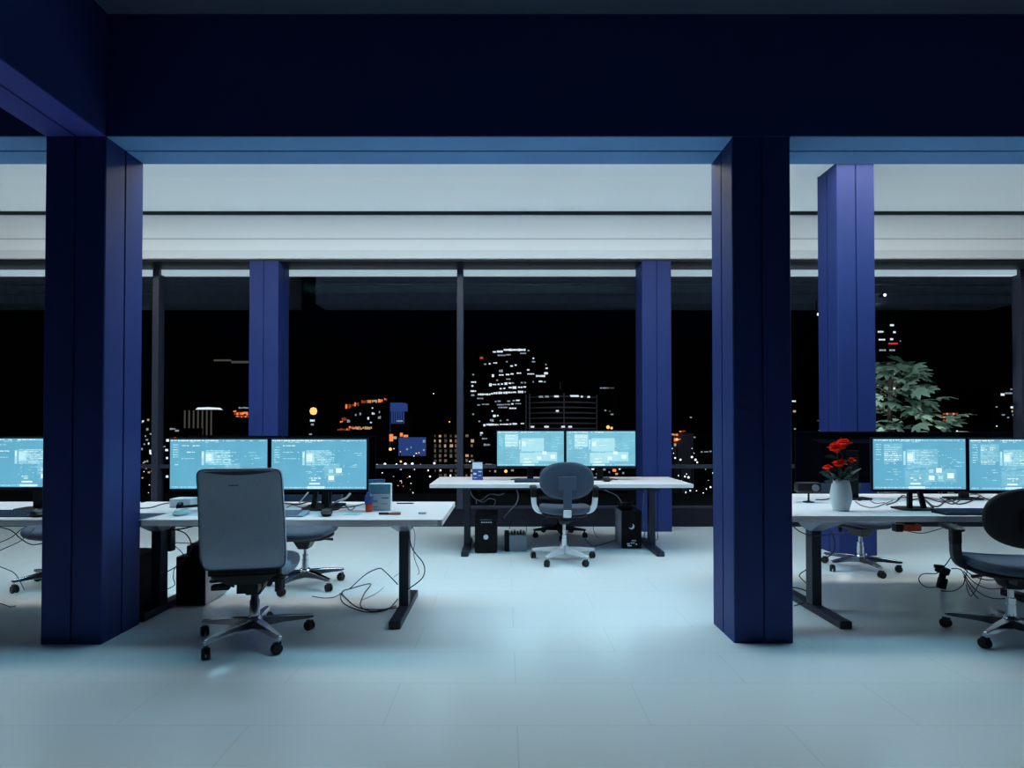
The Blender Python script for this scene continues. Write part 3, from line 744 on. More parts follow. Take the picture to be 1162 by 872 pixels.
# power strip hung under the vase desk
t = thing('power_strip', 'black and orange power strip hanging under the vase desk', 'power strip', (P(1027, 598, 4.3).x, 4.3, .555))
MB().box(-.09, -.035, -.03, .03, -.005, .05).build('plug', M['black'], t, bevel=.008)
MB().box(-.035, .10, -.03, .03, .0, .05).build('body', M['orange'], t, bevel=.012)
MB().box(-.02, .06, -.02, .02, .048, .145).build('hanger', M['black'], t)

# ------------------------------------------------------------------ cables
def cable(label, pts, r=.004, m='cable', name='cable', k=7):
    b = MB().tube(spline(pts, k), r, 7)
    o = b.build(name, M[m], smooth=True); return tag(o, label, 'cable')
def fl(px, py): D = F*H/(py-VY); return P(px, py, D)+Vector((0, 0, .006))
def dk(px, py): D = F*(H-ZD)/(py-VY); return P(px, py, D)+Vector((0, 0, .006))
# right leg of the left desk
cable('dark cable bowing out beside the grey chair desk leg', [P(463, 600, 4.1), P(468, 622, 4.1), P(481, 640, 4.1), P(480, 655, 4.1), P(464, 668, 4.12)])
cable('thin grey cable hanging from the desk above the bowed cable', [P(465, 592, 4.0), P(471, 606, 4.05), P(470, 630, 4.1), P(476, 648, 4.12), P(474, 652, 4.12)], .0025, 'cable_grey')
cable('long dark cable looping over the floor from the leg to the far chair caster', [P(452, 663, 4.15), P(437, 648, 4.2), P(430, 645, 4.25), P(415, 652, 4.4), fl(398, 668), fl(388, 674), fl(390, 684), fl(405, 692), fl(420, 695), fl(440, 692), fl(452, 680)])
cable('dark cable coiled on the floor beside the grey chair desk leg', [fl(452, 690), fl(430, 692), fl(408, 690), fl(394, 680), fl(389, 672), fl(400, 668), fl(421, 663), fl(414, 674), fl(410, 688), fl(425, 694), fl(450, 688)])
cable('thin grey cable crossing the floor behind the coiled cable', [fl(410, 682), fl(430, 672), fl(448, 655), P(457, 648, 4.4)], .0025, 'cable_grey')
cable('dark cable trailing away from the far chair caster', [fl(388, 673), fl(380, 678), fl(368, 679), fl(355, 677)], .003)
# left leg tangle
cable('black cable drooping from the grey chair desk over the small computer', [P(196, 600, 4.05), P(212, 606, 4.05), P(218, 622, 4.05), P(205, 640, 4.08), P(184, 652, 4.1)])
cable('thin dark cable looped beside the desk leg near the column by the grey chair', [P(185, 612, 4.2), P(200, 620, 4.2), P(210, 632, 4.2), P(200, 644, 4.2), P(198, 655, 4.2), P(199, 664, 4.2), P(184, 671, 4.2)], .003)
cable('dark cable strung under the desk towards the grey chair', [P(184, 615, 4.3), P(205, 616, 4.3), P(235, 617, 4.3)], .003)
cable('dark cable arching under the tabletop behind the small computer', [P(190, 602, 4.15), P(208, 600, 4.15), P(224, 597, 4.2), P(236, 602, 4.2)], .005)
o = MB().box(-.028, .028, -.03, .03, 0, .28).build('cable_duct', M['frame'], bevel=.006, loc=(P(193.5, 632, 4.25).x, 4.25, .418)); tag(o, 'black vertical cable duct hanging beside the desk leg near the column by the grey chair', 'cable duct')
# far-left cables
cable('dark cable hanging from the desk cut by the frame', [P(0, 598, 4.2), P(14, 602, 4.2), P(26, 612, 4.2), P(38, 618, 4.2), P(52, 616, 4.2)], .004)
cable('thin dark cable crossing under the desk cut by the frame', [P(0, 616, 4.2), P(14, 610, 4.2), P(24, 602, 4.2), P(32, 597, 4.1)], .003)
cable('dark cable running slantwise to the floor under the desk cut by the frame', [P(-6, 628, 4.3), P(12, 620, 4.3), P(26, 613, 4.3), P(40, 600, 4.1)], .003)
cable('thin dark cable reaching the floor under the desk cut by the frame', [P(-4, 641, 4.5), P(10, 646, 4.5), P(20, 652, 4.55), fl(30, 670)], .003)
cable('dark cable lying on the floor under the desk cut by the frame', [fl(-6, 684), fl(6, 686), fl(14, 689), fl(20, 688)], .003)
# cables on the grey chair desk
cable('dark cable across the desk top beside the column by the grey chair', [dk(158, 578), dk(172, 577), dk(185, 573), dk(200, 571)], .004)
cable('white cable curling under the unobstructed lit monitor of the grey chair desk', [dk(377, 574), P(384, 569, 4.1), P(392, 566, 4.1), P(398, 560, 4.12)], .008, 'cable_white')
cable('tangled dark cable running from the monitor stand to the orange bottle', [dk(368, 573), dk(385, 577), dk(400, 576), dk(412, 573), dk(420, 572)], .004)
cable('thin dark cable looping in front of the monitor stand', [dk(362, 572), dk(375, 580), dk(390, 574), dk(398, 580), dk(404, 575)], .003)
cable('thin red cable behind the black mouse', [dk(326, 577), dk(333, 574), dk(344, 577), dk(356, 573), dk(372, 571), dk(390, 574)], .003, 'cable_red')
cable('dark cable along the rear of the grey chair desk', [dk(322, 572), dk(340, 573), dk(352, 570), dk(364, 572)], .006)
cable('pale cable dropping from the right lit monitor behind the grey chair', [P(350, 559, 4.12), P(344, 566, 4.2), P(340, 571, 4.4)], .005, 'cable_white')
# cables on the vase desk
cable('thin red cable right of the vase', [dk(968, 567), dk(975, 569), dk(984, 567), dk(992, 572), dk(1003, 571)], .003, 'cable_red')
cable('dark cable looping right of the vase', [dk(970, 570), dk(978, 575), dk(990, 577), dk(1002, 573), dk(1012, 569)], .003)
cable('dark cable left of the vase', [dk(925, 568), dk(934, 568), dk(943, 566)], .004)
cable('dark cable across the desk behind the lit monitor near the vase', [dk(1005, 574), dk(1016, 570), dk(1024, 563), dk(1032, 568), dk(1050, 566), dk(1070, 571), dk(1090, 566)], .004)
cable('black cable in the heap beside the monitor stand near the vase', [dk(1050, 570), dk(1062, 576), dk(1075, 568), dk(1086, 573), dk(1100, 570), dk(1112, 563)], .005)
cable('dark cable zigzagging behind the dark blue keyboard', [dk(1066, 566), dk(1080, 573), dk(1095, 564), dk(1108, 562), dk(1122, 568), dk(1136, 564)], .004)
cable('red cable behind the monitor stand near the vase', [dk(1018, 566), dk(1040, 564), dk(1060, 567), dk(1075, 572)], .003, 'cable_red')
cable('black cable from the monitor stand to the dark blue keyboard', [dk(1046, 566), dk(1053, 572), dk(1060, 579), dk(1068, 583)], .007)
# under the vase desk
cable('dark cable drooping left of the vase desk leg', [P(896, 594, 4.1), P(908, 604, 4.1), P(925, 608, 4.1), P(945, 606, 4.3), P(962, 604, 4.6)], .004)
cable('dark cable bent behind the vase desk leg', [P(942, 602, 4.4), P(946, 615, 4.4), P(944, 627, 4.4), P(934, 635, 4.4)], .004)
cable('zigzag dark cable beside the column by the vase', [P(924, 640, 4.3), P(914, 646, 4.3), P(906, 653, 4.3), P(914, 662, 4.3), P(922, 674, 4.3), P(914, 682, 4.3), P(900, 687, 4.2)], .004)
cable('dark cable on the foot of the vase desk leg', [P(898, 666, 4.5), P(908, 668, 4.5), P(918, 672, 4.45), P(924, 670, 4.4)], .005)
cable('thin dark cable hanging under the vase desk to the black armrest', [P(1005, 597, 4.6), P(1030, 603, 4.6), P(1046, 605, 4.6), P(1066, 600, 4.5), P(1086, 594, 4.3)], .003)
cable('dark cable loop on the floor around the power adapter', [fl(1068, 666), P(1050, 666, 4.75)+Vector((0, 0, .0)), P(1041, 658, 4.75), P(1046, 651, 4.75), P(1062, 650, 4.75), P(1072, 640, 4.75), P(1080, 630, 4.7), P(1092, 628, 4.6)], .004)
cable('dark cable from the power adapter to the tangle under the black chair', [P(1078, 645, 4.7), P(1088, 646, 4.7), P(1093, 655, 4.7), P(1090, 664, 4.7), fl(1080, 671), fl(1066, 671)], .004)
rr = random.Random(11)
for k, lb in enumerate(('uppermost black cable of the tangle behind the black round-backed chair', 'second black cable of the tangle behind the black round-backed chair', 'third black cable of the tangle behind the black round-backed chair', 'lowest black cable of the tangle behind the black round-backed chair')):
    y0 = 644+k*4
    cable(lb, [P(1092, 645+k*3, 4.5), P(1104, y0+10+k*3, 4.5), P(1122, y0+14+k*6, 4.45), P(1145, y0+10+k*8, 4.4), P(1166, y0+20, 4.4)], .004)
cable('black cable looping back under the black round-backed chair', [P(1092, 660, 4.5), P(1100, 640, 4.5), P(1112, 652, 4.5), P(1100, 676, 4.45), P(1094, 662, 4.5)], .003)
t = thing('power_adapter', 'black power adapter on the floor under the vase desk', 'power adapter', (P(1070, 668, 4.74).x, 4.78, 0))
MB().box(-.035, .03, -.02, .02, 0, .09, Matrix.Rotation(.25, 3, 'Y'), (0, 0, 0)).build('plug_body', M['black'], t, bevel=.008)
MB().box(-.04, .07, -.02, .02, .12, .18, Matrix.Rotation(.35, 3, 'Y')).build('brick', M['black'], t, bevel=.012)
MB().box(-.01, .035, -.015, .015, .06, .14, Matrix.Rotation(.2, 3, 'Y')).build('neck', M['black'], t, bevel=.006)
MB().box(-.05, .02, -.015, .015, .165, .195, Matrix.Rotation(.1, 3, 'Y')).build('lug', M['black'], t, bevel=.006)
# middle desk cables
cable('pale looped cable hanging under the middle desk above the round badge computer', [P(533, 556, 6.5), P(537, 564, 6.5), P(545, 568, 6.5), P(556, 561, 6.5), P(566, 562, 6.5), P(572, 560, 6.5)], .006, 'cable_grey')
cable('pale cable coiled below the middle desk', [P(541, 572, 6.5), P(541, 567, 6.5), P(548, 570, 6.5), P(555, 566, 6.5), P(562, 568, 6.5), P(560, 574, 6.5), P(555, 574, 6.5)], .006, 'cable_grey')
cable('pale cable hanging from the middle desk to the grey power box', [P(585, 554, 6.4), P(588, 562, 6.4), P(586, 571, 6.4), P(578, 580, 6.4), P(571, 588, 6.4)], .006, 'cable_grey')
cable('dark cable arching over the grey power box', [P(578, 600, 6.35), P(582, 590, 6.4), P(590, 586, 6.45), P(597, 596, 6.4), P(596, 610, 6.4), P(593, 613, 6.35)], .004)
cable('dark cable running under the middle desk towards the crescent badge computer', [P(676, 553, 6.5), P(690, 558, 6.5), P(700, 563, 6.5), P(706, 572, 6.5)], .004, 'cable_grey')
cable('dark cable on the floor between the middle chair and the crescent badge computer', [fl(664, 612), fl(672, 620), fl(684, 618), fl(698, 613)], .004)
cable('dark cable rising beside the middle chair', [P(672, 590, 6.5), P(674, 604, 6.5), fl(678, 610), fl(686, 618)], .003)
cable('pale cable hanging beside the leg of the middle desk at the blue column', [P(743, 556, 6.6), P(742, 580, 6.6), P(745, 600, 6.6), P(746, 611, 6.6), P(741, 614, 6.6)], .004)
cable('grey cable hanging in front of the blue column under the middle desk', [P(730, 560, 6.7), P(729, 585, 6.7), P(731, 605, 6.7), P(729, 611, 6.7)], .004, 'cable_grey')
cable('dark cable heap on the middle desk left of the chair', [dk(580, 545), dk(588, 544), dk(598, 544.5), dk(606, 546)], .007)
cable('dark cable on the middle desk right of the chair', [dk(672, 545), dk(680, 544), dk(692, 544), dk(700, 545)], .006)

# ------------------------------------------------------------------ leafy tree on the terrace
tx, ty = (1012-VX)*9.0/F, 9.0
t = thing('tree', 'leafy tree outside the window behind the blue column', 'tree', (tx, ty, -.12))
MB().lathe([(.22, 0), (.28, .45), (.29, .5), (.25, .5), (.24, .42), (0, .42)], (0, 0, 0), 'z', 28).build('planter', M['pot'], t, smooth=True)
tr = MB().tube(spline([(0, 0, .4), (.02, .02, 1.0), (-.03, 0, 1.6), (0, 0, 2.3)]), .035)
R = random.Random(2)
for k in range(12):
    z = .9+k*.12; a = k*2.4; tr.tube(spline([(0, 0, z), (.25*math.cos(a), .25*math.sin(a), z+.15), (.55*math.cos(a), .5*math.sin(a), z+.2)]), [.015]*12+[.006]) if False else tr.tube([(0, 0, z), (.25*math.cos(a), .25*math.sin(a), z+.15), (.55*math.cos(a), .5*math.sin(a), z+.2)], [.016, .012, .006])
tr.build('trunk', M['bark'], t, smooth=True)
lf = MB()
def palmate(c, d, up, L):
    n = d.cross(up).normalized(); u2 = n.cross(d).normalized()
    for k, a in enumerate((-1.25, -.65, 0, .65, 1.25)):
        e = (d*math.cos(a)+n*math.sin(a)).normalized(); s = L*(1-.22*abs(a)); w = e.cross(u2).normalized()
        vs = []
        for q, hw in ((0, .06), (.3, .22), (.6, .21), (.85, .11), (1, .0)):
            p = c+e*s*q-u2*s*.35*q*q; vs += [p-w*hw*s, p+u2*.02*s, p+w*hw*s]
        lf.add(vs, [(3*i+j, 3*i+j+1, 3*i+j+4, 3*i+j+3) for i in range(4) for j in range(2)])
for k in range(300):
    z = R.random(); h = .5+z*1.92
    rad = 1.02*(1-z**2.0)**.75+.08
    a = R.uniform(0, 2*PI); r = rad*math.sqrt(R.uniform(.25, 1))
    c = Vector((r*math.cos(a), r*math.sin(a), h+.1*R.random()))
    d = Vector((math.cos(a)+R.uniform(-.5, .5), math.sin(a)+R.uniform(-.5, .5), R.uniform(-.35, .5))).normalized()
    palmate(c, d, Vector((R.uniform(-.7, .7), R.uniform(-1.0, .3), 1)), R.uniform(.14, .25))
lf.build('foliage', M['leaf'], t, smooth=True)

# ------------------------------------------------------------------ the city
GZ = -25
def on_plane(px, py, p0, d):
    """hit of the sight line with the vertical plane through p0=(x,y) along d=(dx,dy)"""
    rx = (px-VX)/F
    # (rx*D - x0)*dy - (D - y0)*dx = 0
    D = (p0[0]*d[1]-p0[1]*d[0])/(rx*d[1]-d[0]); return P(px, py, D)
def wins(t, plane, runs, hpx, m, name='lit_window', split=0):
    if split:
        o2 = []
        for r in runs:
            x = r[0]; mm = r[3] if len(r) > 3 else m; hp = r[4] if len(r) > 4 else hpx
            while x < r[1]-.3:
                w_ = min(R.uniform(.9, 2.0), r[1]-x); m2 = mm if R.random() < .6 else {'w_orange': 'w_oranged', 'w_oranged': 'w_orange', 'w_warm': 'w_orange'}.get(mm, mm)
                h2 = hp*R.uniform(.45, 1); o2.append((x, x+w_, r[2]+R.uniform(-.5, .5)*(hp-h2), m2, h2)); x += w_+R.uniform(.2, .9)
        runs = o2
    p0, p1 = plane; d = (p1[0]-p0[0], p1[1]-p0[1])
    L = math.hypot(*d); n = Vector((d[1]/L, -d[0]/L, 0))
    if n.y > 0: n = -n
    loc = t.location
    for r in runs:
        x0, x1, y = r[:3]; mm = r[3] if len(r) > 3 else m; hp = r[4] if len(r) > 4 else hpx
        segs = [(x0, x1, hp)]
        if name == 'lit_window' and x1-x0 > 4 and mm in ('w_white', 'w_dim') and not split:   # a lit storey: panes between posts
            segs = []; x = x0
            while x < x1-.6:
                w_ = min(R.uniform(1.1, 2.4), x1-x); segs.append((x, x+w_, hp*R.uniform(.7, 1.05))); x += w_+R.uniform(.35, .8)
        mb = MB(); f = n*.15; g = n*-.1
        for xa, xb, h_ in segs:
            a = on_plane(xa, y-h_/2, p0, d)-loc; b = on_plane(xb, y-h_/2, p0, d)-loc
            c = on_plane(xb, y+h_/2, p0, d)-loc; e = on_plane(xa, y+h_/2, p0, d)-loc
            mb.hexa([e+g, c+g, c+f, e+f, a+g, b+g, b+f, a+f])
        mb.build(name if len(segs) == 1 else 'window_pane', M[mm], t)
def bldg(name, label, px0, px1, ytop, D, depth, m='bdark', cat='building', foot=None):
    x0, x1 = (px0-VX)*D/F, (px1-VX)*D/F; zt = H-(ytop-VY)*D/F
    t = thing(name, label, cat, ((x0+x1)/2, D, GZ))
    MB().box(x0-(x0+x1)/2, x1-(x0+x1)/2, 0, depth, 0, zt-GZ).build('walls', M[m], t)
    return t, ((x0, D), (x1, D))
R = random.Random(21)
# 1 tower with the bright crown
A, B_, C_ = P(541, 488, 337), P(598, 488, 300), P(622, 488, 320)
A2 = on_plane(557, 488, (A.x, A.y), (B_.x-A.x, B_.y-A.y)); A0 = on_plane(533.5, 488, (A.x, A.y), (B_.x-A.x, B_.y-A.y))
t = thing('office_tower', 'tall office tower with a bright white crown over the middle monitors', 'tower', (B_.x, B_.y, GZ))
def poly(pts, z1, nm='walls'):
    MB().prism([(p.x-B_.x, p.y-B_.y) for p in pts], 0, z1-GZ).build(nm, M['bdark'], t)
far = Vector((15, 60, 0))
poly([A2, B_, C_, C_+far, A2+far], H-(397-VY)*300/F)
poly([A0, A2, A2+far, A0+far], H-(408-VY)*325/F, 'side_wing')
zs_ = lambda L: [(520+a/6.456, 520+b/6.456, 370+c/6.456)+tuple(r) for a, b, c, *r in L]
fl_ = ((A.x, A.y), (B_.x, B_.y))
wins(t, fl_, zs_([(255, 275, 190), (285, 325, 187, 'w_white', 2.4), (335, 497, 175, 'w_white', 2.6), (290, 345, 215, 'w_dim'), (350, 390, 211, 'w_dim'), (455, 497, 200, 'w_dim'),
 (190, 205, 280, 'w_dim'), (225, 237, 277), (258, 285, 271), (352, 362, 262, 'w_dim'), (383, 400, 294), (415, 428, 287),
 (300, 330, 330, 'w_dim', 3), (248, 262, 365, 'w_white', 3), (300, 340, 360), (350, 375, 356), (385, 405, 352), (430, 465, 346), (280, 292, 398, 'w_dim'), (352, 382, 390, 'w_dim'),
 (228, 245, 432, 'w_white', 3.2), (252, 278, 430), (290, 303, 428), (315, 328, 426), (340, 360, 423, 'w_white', 2.6), (370, 388, 420), (395, 408, 419, 'w_dim'), (460, 473, 416, 'w_dim'), (485, 497, 416, 'w_dim'),
 (305, 318, 460), (332, 345, 458), (370, 395, 452), (400, 425, 452, 'w_white', 2.8), (440, 452, 450), (458, 470, 450), (478, 497, 447),
 (145, 235, 502, 'w_white', 2), (240, 255, 497), (260, 290, 493, 'w_white', 2.4), (295, 325, 491, 'w_white', 2.4), (330, 360, 490, 'w_white', 2.4), (363, 395, 488, 'w_white', 2.2), (400, 425, 486), (440, 475, 484, 'w_white', 2.8), (484, 496, 484, 'w_dim'),
 (140, 185, 532, 'w_dim'), (270, 280, 555, 'w_dim'), (290, 310, 552, 'w_dim'), (360, 380, 552, 'w_dim'), (400, 415, 548, 'w_dim'), (425, 450, 546),
 (140, 160, 580, 'w_dim', 1.2), (175, 225, 575, 'w_dim', 1.4), (285, 335, 578, 'w_dim', 1.4), (340, 380, 576, 'w_dim', 1.4), (390, 405, 572), (420, 460, 570, 'w_dim', 1.4),
 (295, 360, 598, 'w_dim'), (375, 430, 604), (246, 256, 625), (256, 275, 660, 'w_white', 2.6), (285, 295, 658), (246, 258, 692, 'w_white', 2.4), (305, 315, 695, 'w_dim'), (355, 368, 690, 'w_dim'),
 (185, 200, 728, 'w_white', 2.4), (230, 242, 726), (250, 300, 724), (305, 370, 722), (378, 390, 720), (400, 430, 718, 'w_white', 2), (460, 490, 716)]), 1.5, 'w_white')
wins(t, ((B_.x, B_.y), (C_.x, C_.y)), zs_([(504, 520, 322), (506, 555, 352), (570, 635, 367, 'w_white', 2.4), (545, 552, 410, 'w_dim'), (590, 615, 407), (625, 640, 410, 'w_dim'), (540, 562, 262, 'w_dim'), (545, 555, 237), (640, 655, 310), (630, 655, 347, 'w_white', 2.4), (638, 646, 283, 'w_dim'), (508, 520, 180, 'w_dim')]), 1.5, 'w_white')
wins(t, ((A.x, A.y), (A0.x, A0.y)), zs_([(105, 115, 357, 'w_dim'), (95, 130, 412), (98, 110, 440), (92, 135, 478), (96, 118, 508, 'w_dim'), (105, 115, 648, 'w_dim'), (150, 160, 700, 'w_dim'), (162, 180, 785), (160, 170, 800, 'w_dim')]), 1.8, 'w_white')
wins(t, fl_, zs_([(160, 180, 234, 'w_red', 2.4)]), 2, 'w_red', 'beacon')
# 2 round building with grey bands
D = 210; cx = (640-VX)*D/F; rad = 44*D/F
t = thing('round_building', 'low round building with grey floor bands in front of the bright-crowned tower', 'building', (cx, D+rad, GZ))
zt = H-(446-VY)*D/F
MB().lathe([(rad*.97, 0), (rad*.97, zt-GZ), (rad*.5, zt-GZ+1.6), (0, zt-GZ+1.8)], (0, 0, 0), 'z', 48).build('drum', M['bdark'], t, smooth=True)
for y in (450, 456.5, 462.5, 468.5, 474.5, 480.5, 486.5):
    z = H-(y-VY)*D/F-GZ
    MB().lathe([(rad*.96, -.25), (rad, -.25), (rad, .25), (rad*.96, .25)], (0, 0, z), 'z', 56).build('floor_band', M['bband'], t)
for px in (598, 602, 640, 684):
    p = P(px, 488, D); dx = p.x-cx; dy = -math.sqrt(max(0, rad*rad-dx*dx))
    MB().box(dx-.22, dx+.22, dy-.25, dy+.3, H-GZ-2, zt-GZ).build('rib', M['bband'], t)
for x0, x1, y, mm in ((612, 618, 450, 'w_dim'), (619, 623, 450, 'w_dim'), (629, 634, 450, 'w_white'), (647, 657, 449.5, 'w_white'), (660, 662, 450, 'w_white'), (668, 671, 450, 'w_white'), (631, 634, 466.5, 'w_white'), (603, 607, 484.5, 'w_white'), (618, 623, 484.5, 'w_white'), (637, 641, 484.5, 'w_white'), (645, 649, 484.5, 'w_white')):
    p = P((x0+x1)/2, y, D); dx = p.x-cx; dy = -math.sqrt(max(0, rad*rad-dx*dx)); w_ = (x1-x0)*D/F/2
    MB().box(dx-w_, dx+w_, dy-.3, dy+.2, p.z-GZ-.3, p.z-GZ+.3).build('lit_window', M[mm], t)
MB().box(-.1, .1, -.1, .1, zt-GZ, zt-GZ+5).build('mast', M['bband'], t)
# 3 orange flood-lit block
t, pl = bldg('floodlit_building', 'building with an orange floodlit top beside the unobstructed lit monitor of the grey chair desk', 390, 446, 455, 260, 40)
wins(t, pl, [(392, 399, 461, 'w_oranged', 7), (400, 407, 459, 'w_oranged', 5), (410, 416, 456, 'w_orange', 3.5), (417, 421, 455.5, 'w_warm', 4), (422, 428, 456, 'w_warm', 4), (429, 434, 455, 'w_orange', 4), (436, 439, 453.5, 'w_orange', 2.5), (422, 424, 463, 'w_white', 3), (422, 425, 470, 'w_white', 4), (403, 405, 471, 'w_dim', 3), (408, 410, 470, 'w_dim', 3), (417, 419, 475, 'w_white', 3), (429, 432, 474, 'w_dim', 4), (430, 432, 468, 'w_dim', 3), (420, 422, 480, 'w_white', 2), (394, 397, 478, 'w_dim', 4), (388, 393, 476, 'w_oranged', 4), (386, 389, 479, 'w_orange', 2), (399, 422, 486, 'w_warm', 3.6), (383, 397, 487.5, 'w_oranged', 2.6), (396, 401, 485, 'w_orange', 3)], 2, 'w_orange', split=1)
t, pl = bldg('floodlit_building', 'blue floodlit stepped block beside the orange floodlit top', 443, 460, 467, 232, 20)
MB().box(-3.3, 1.8, 1, 12, 0, H-(457-VY)*232/F-GZ).build('upper_block', M['w_blue'], t)
wins(t, pl, [(444 + i*2.6, 445.8+i*2.6, 474, 'w_blue', 14) for i in range(6)] + [(450, 457, 478, 'w_dim', 1.5)], 2, 'w_blue', 'lit_fin')
# 4 grid building
t, pl = bldg('grid_building', 'office block with a grid of warm windows behind the centre window post', 485, 541, 491, 160, 20)
g = []
for r in range(9):
    for c in range(9):
        k = R.random()
        if k < (.95 if c < 6 else .6):
            x = 486.2+c*6.0+R.uniform(-.2, .2)
            g.append((x, x+R.uniform(1.8, 3.6), 495+r*5.6+R.uniform(-.3, .3), 'w_warm' if k < .10 else 'w_warmdim' if k < .55 else 'w_stripe', R.uniform(2.4, 4)))
wins(t, pl, g, 3, 'w_warm')
# 5 blue hoarding
t, pl = bldg('hoarding_building', 'dark block with a blue lit hoarding beside the grid of warm windows', 446, 484.5, 494, 138, 14)
wins(t, pl, [(452.5, 483.5, 507, 'w_blue', 21)], 20, 'w_blue', 'hoarding')
wins(t, ((pl[0][0], 137.8), (pl[1][0], 137.8)), [(480, 482.5, 501, 'w_dim', 3), (480, 482, 511, 'w_dim', 2), (461, 463, 510, 'w_dim', 2), (466, 467, 508, 'w_dim', 2), (442, 446, 497, 'w_orange', 8), (446, 450, 497, 'w_warm', 3), (454, 457, 493.5, 'w_orange', 4), (458, 463, 495, 'w_orange', 2.5)], 2, 'w_dim')
# 6 striped building
t, pl = bldg('striped_building', 'block with pale vertical stripes and a lit roof above the half covered lit monitor', 207, 246, 465, 190, 25)
wins(t, pl, [(209+i*5, 210.5+i*5, 480, 'w_stripe', 28) for i in range(7)], 20, 'w_stripe', 'lit_fin')
MB().lathe([(0, 0), (4.3, 0), (3.4, .8), (0, 1.0)], (0, 6, H-(465-VY)*190/F-GZ), 'z', 30).build('lit_roof', M['w_white'], t)
t, pl = bldg('dome_building', 'dark building with a dim grey glow standing in for a reflection beside the blue column at the window', 215, 284, 408, 420, 30)
wins(t, pl, [(242, 262, 409, 'w_stripe', 2), (262, 283, 411, 'w_stripe', 2.5)], 2, 'w_stripe', 'reflection_edge')  # glowing edge put in place of a faint reflection
t, pl = bldg('orange_roof_building', 'building with an orange lit roof touching the blue column at the window', 264, 284, 463, 180, 20)
wins(t, pl, [(266, 283, 469.5, 'w_orange', 4), (271, 284, 463, 'w_dim', 1.8), (268, 282, 473, 'w_oranged', 1.6), (265, 268, 467, 'w_oranged', 2)], 2, 'w_orange', split=1)
# slender tower with orange beacon
t, pl = bldg('beacon_tower', 'slender tower with an orange beacon above the unobstructed lit monitor of the grey chair desk', 349.5, 358, 472, 240, 4)
MB().lathe([(0, 0), (1.1, .4), (1.5, 1.6), (1.1, 2.8), (0, 3.2)], (0, 2, H-(471-VY)*240/F-GZ), 'z', 16).build('beacon', M['lampo'], t, smooth=True)
wins(t, pl, [(352, 357, 477.5, 'w_white', 3), (353, 356, 482, 'w_dim', 2), (351, 354, 493, 'w_dim', 1.6)], 2, 'w_white')
# right-hand side
t, pl = bldg('lowrise_building', 'lit low building with a white roof line between column by the vase and blue column', 894, 934, 456, 200, 20)
wins(t, pl, [(899, 927, 455.5, 'w_white', 2.2), (908, 929, 460.5, 'w_orange', 2.4), (900, 903, 467, 'w_warm', 2.2), (905, 909, 467, 'w_white', 2.4), (912, 915, 467, 'w_warm', 2.2), (918, 921, 467, 'w_warm', 2.2), (927, 930, 466, 'w_white', 2.4), (909, 911, 471, 'w_dim', 2), (905, 907, 480, 'w_white', 3), (901, 903, 487, 'w_dim', 1.6), (920, 923, 474, 'w_dim', 1.6), (927, 929, 482, 'w_white', 2), (914, 916, 485, 'w_dim', 1.6), (925, 928, 487, 'w_dim', 2), (911, 913, 477, 'w_dim', 1.5)], 2, 'w_white')
t, pl = bldg('office_tower', 'dark tower with a few lit rows above the leafy tree', 962, 1023, 346, 140, 25)
wins(t, pl, [(1011, 1015, 369), (997, 1003, 376.5), (1014.5, 1017, 377), (998, 1005, 385.5), (1011, 1014, 385), (1009, 1019, 390, 'w_red', 1.6), (998.5, 1005.5, 397.5, 'w_dim'), (1010, 1016, 397.5, 'w_dim'), (1012, 1016, 441, 'w_white', 2.4), (1011, 1014, 448, 'w_white', 2), (995, 998, 453, 'w_white', 3), (998, 1002, 459, 'w_white'), (1024-2, 1022.8, 387, 'w_dim', 1.2)], 2, 'w_white')
t, pl = bldg('lowrise_building', 'small block with reddish lit rows at the edge of the leafy tree', 1066, 1089, 467, 220, 15)
wins(t, pl, [(1070+i*3.6, 1072.4+i*3.6, 470+j*3.6, 'w_warm' if (i+j) % 2 else 'w_oranged', 2) for i in range(5) for j in range(3)], 2, 'w_warm')
t, pl = bldg('lowrise_building', 'dark building with scattered white lights beyond the leafy tree', 1126, 1168, 438, 260, 20)
wins(t, pl, [(1136, 1140, 448, 'w_white', 2.6), (1141, 1149, 446.5, 'w_dim', 2), (1147, 1149, 442, 'w_dim', 1.4), (1147, 1150, 462.5, 'w_white', 2.4), (1151, 1156, 459, 'w_warm', 2), (1148, 1150, 467, 'w_warm', 2), (1149, 1151, 471, 'w_dim', 2), (1137, 1140, 471, 'w_dim', 1.4), (1152, 1155, 470.5, 'w_dim', 2), (1143, 1145, 474, 'w_dim', 1.4), (1130, 1132, 462, 'w_dim', 1.2)], 2, 'w_white')
t, pl = bldg('lowrise_building', 'grey block lit by orange lamps between the middle desk and the column by the vase', 764, 787, 492, 150, 15, 'bgrey')
wins(t, ((pl[0][0], 149.5), (pl[1][0], 149.5)), [(760, 769, 493.5, 'w_warm', 2.6), (771, 778, 490, 'w_orange', 2.2), (765, 769, 500, 'w_orange', 5), (765, 772, 499, 'w_warm', 2), (765, 768, 505, 'w_warm', 3), (760, 763, 509, 'w_white', 2)], 2, 'w_orange', split=1)
t, pl = bldg('lowrise_building', 'dark round-cornered block next to the column by the vase', 787, 812, 492, 170, 20, 'bdark')
wins(t, pl, [(795, 797, 513, 'w_dim', 1.4), (799, 804, 513, 'w_dim', 1.4), (805, 807, 512.5, 'w_dim', 1.4), (786, 789, 496.5, 'w_dim', 1.4), (783, 785, 474, 'w_dim', 1.4)], 2, 'w_dim')
t, pl = bldg('lowrise_building', 'dark warehouse with a lit roof line right of the round building', 680, 700, 440, 330, 20)
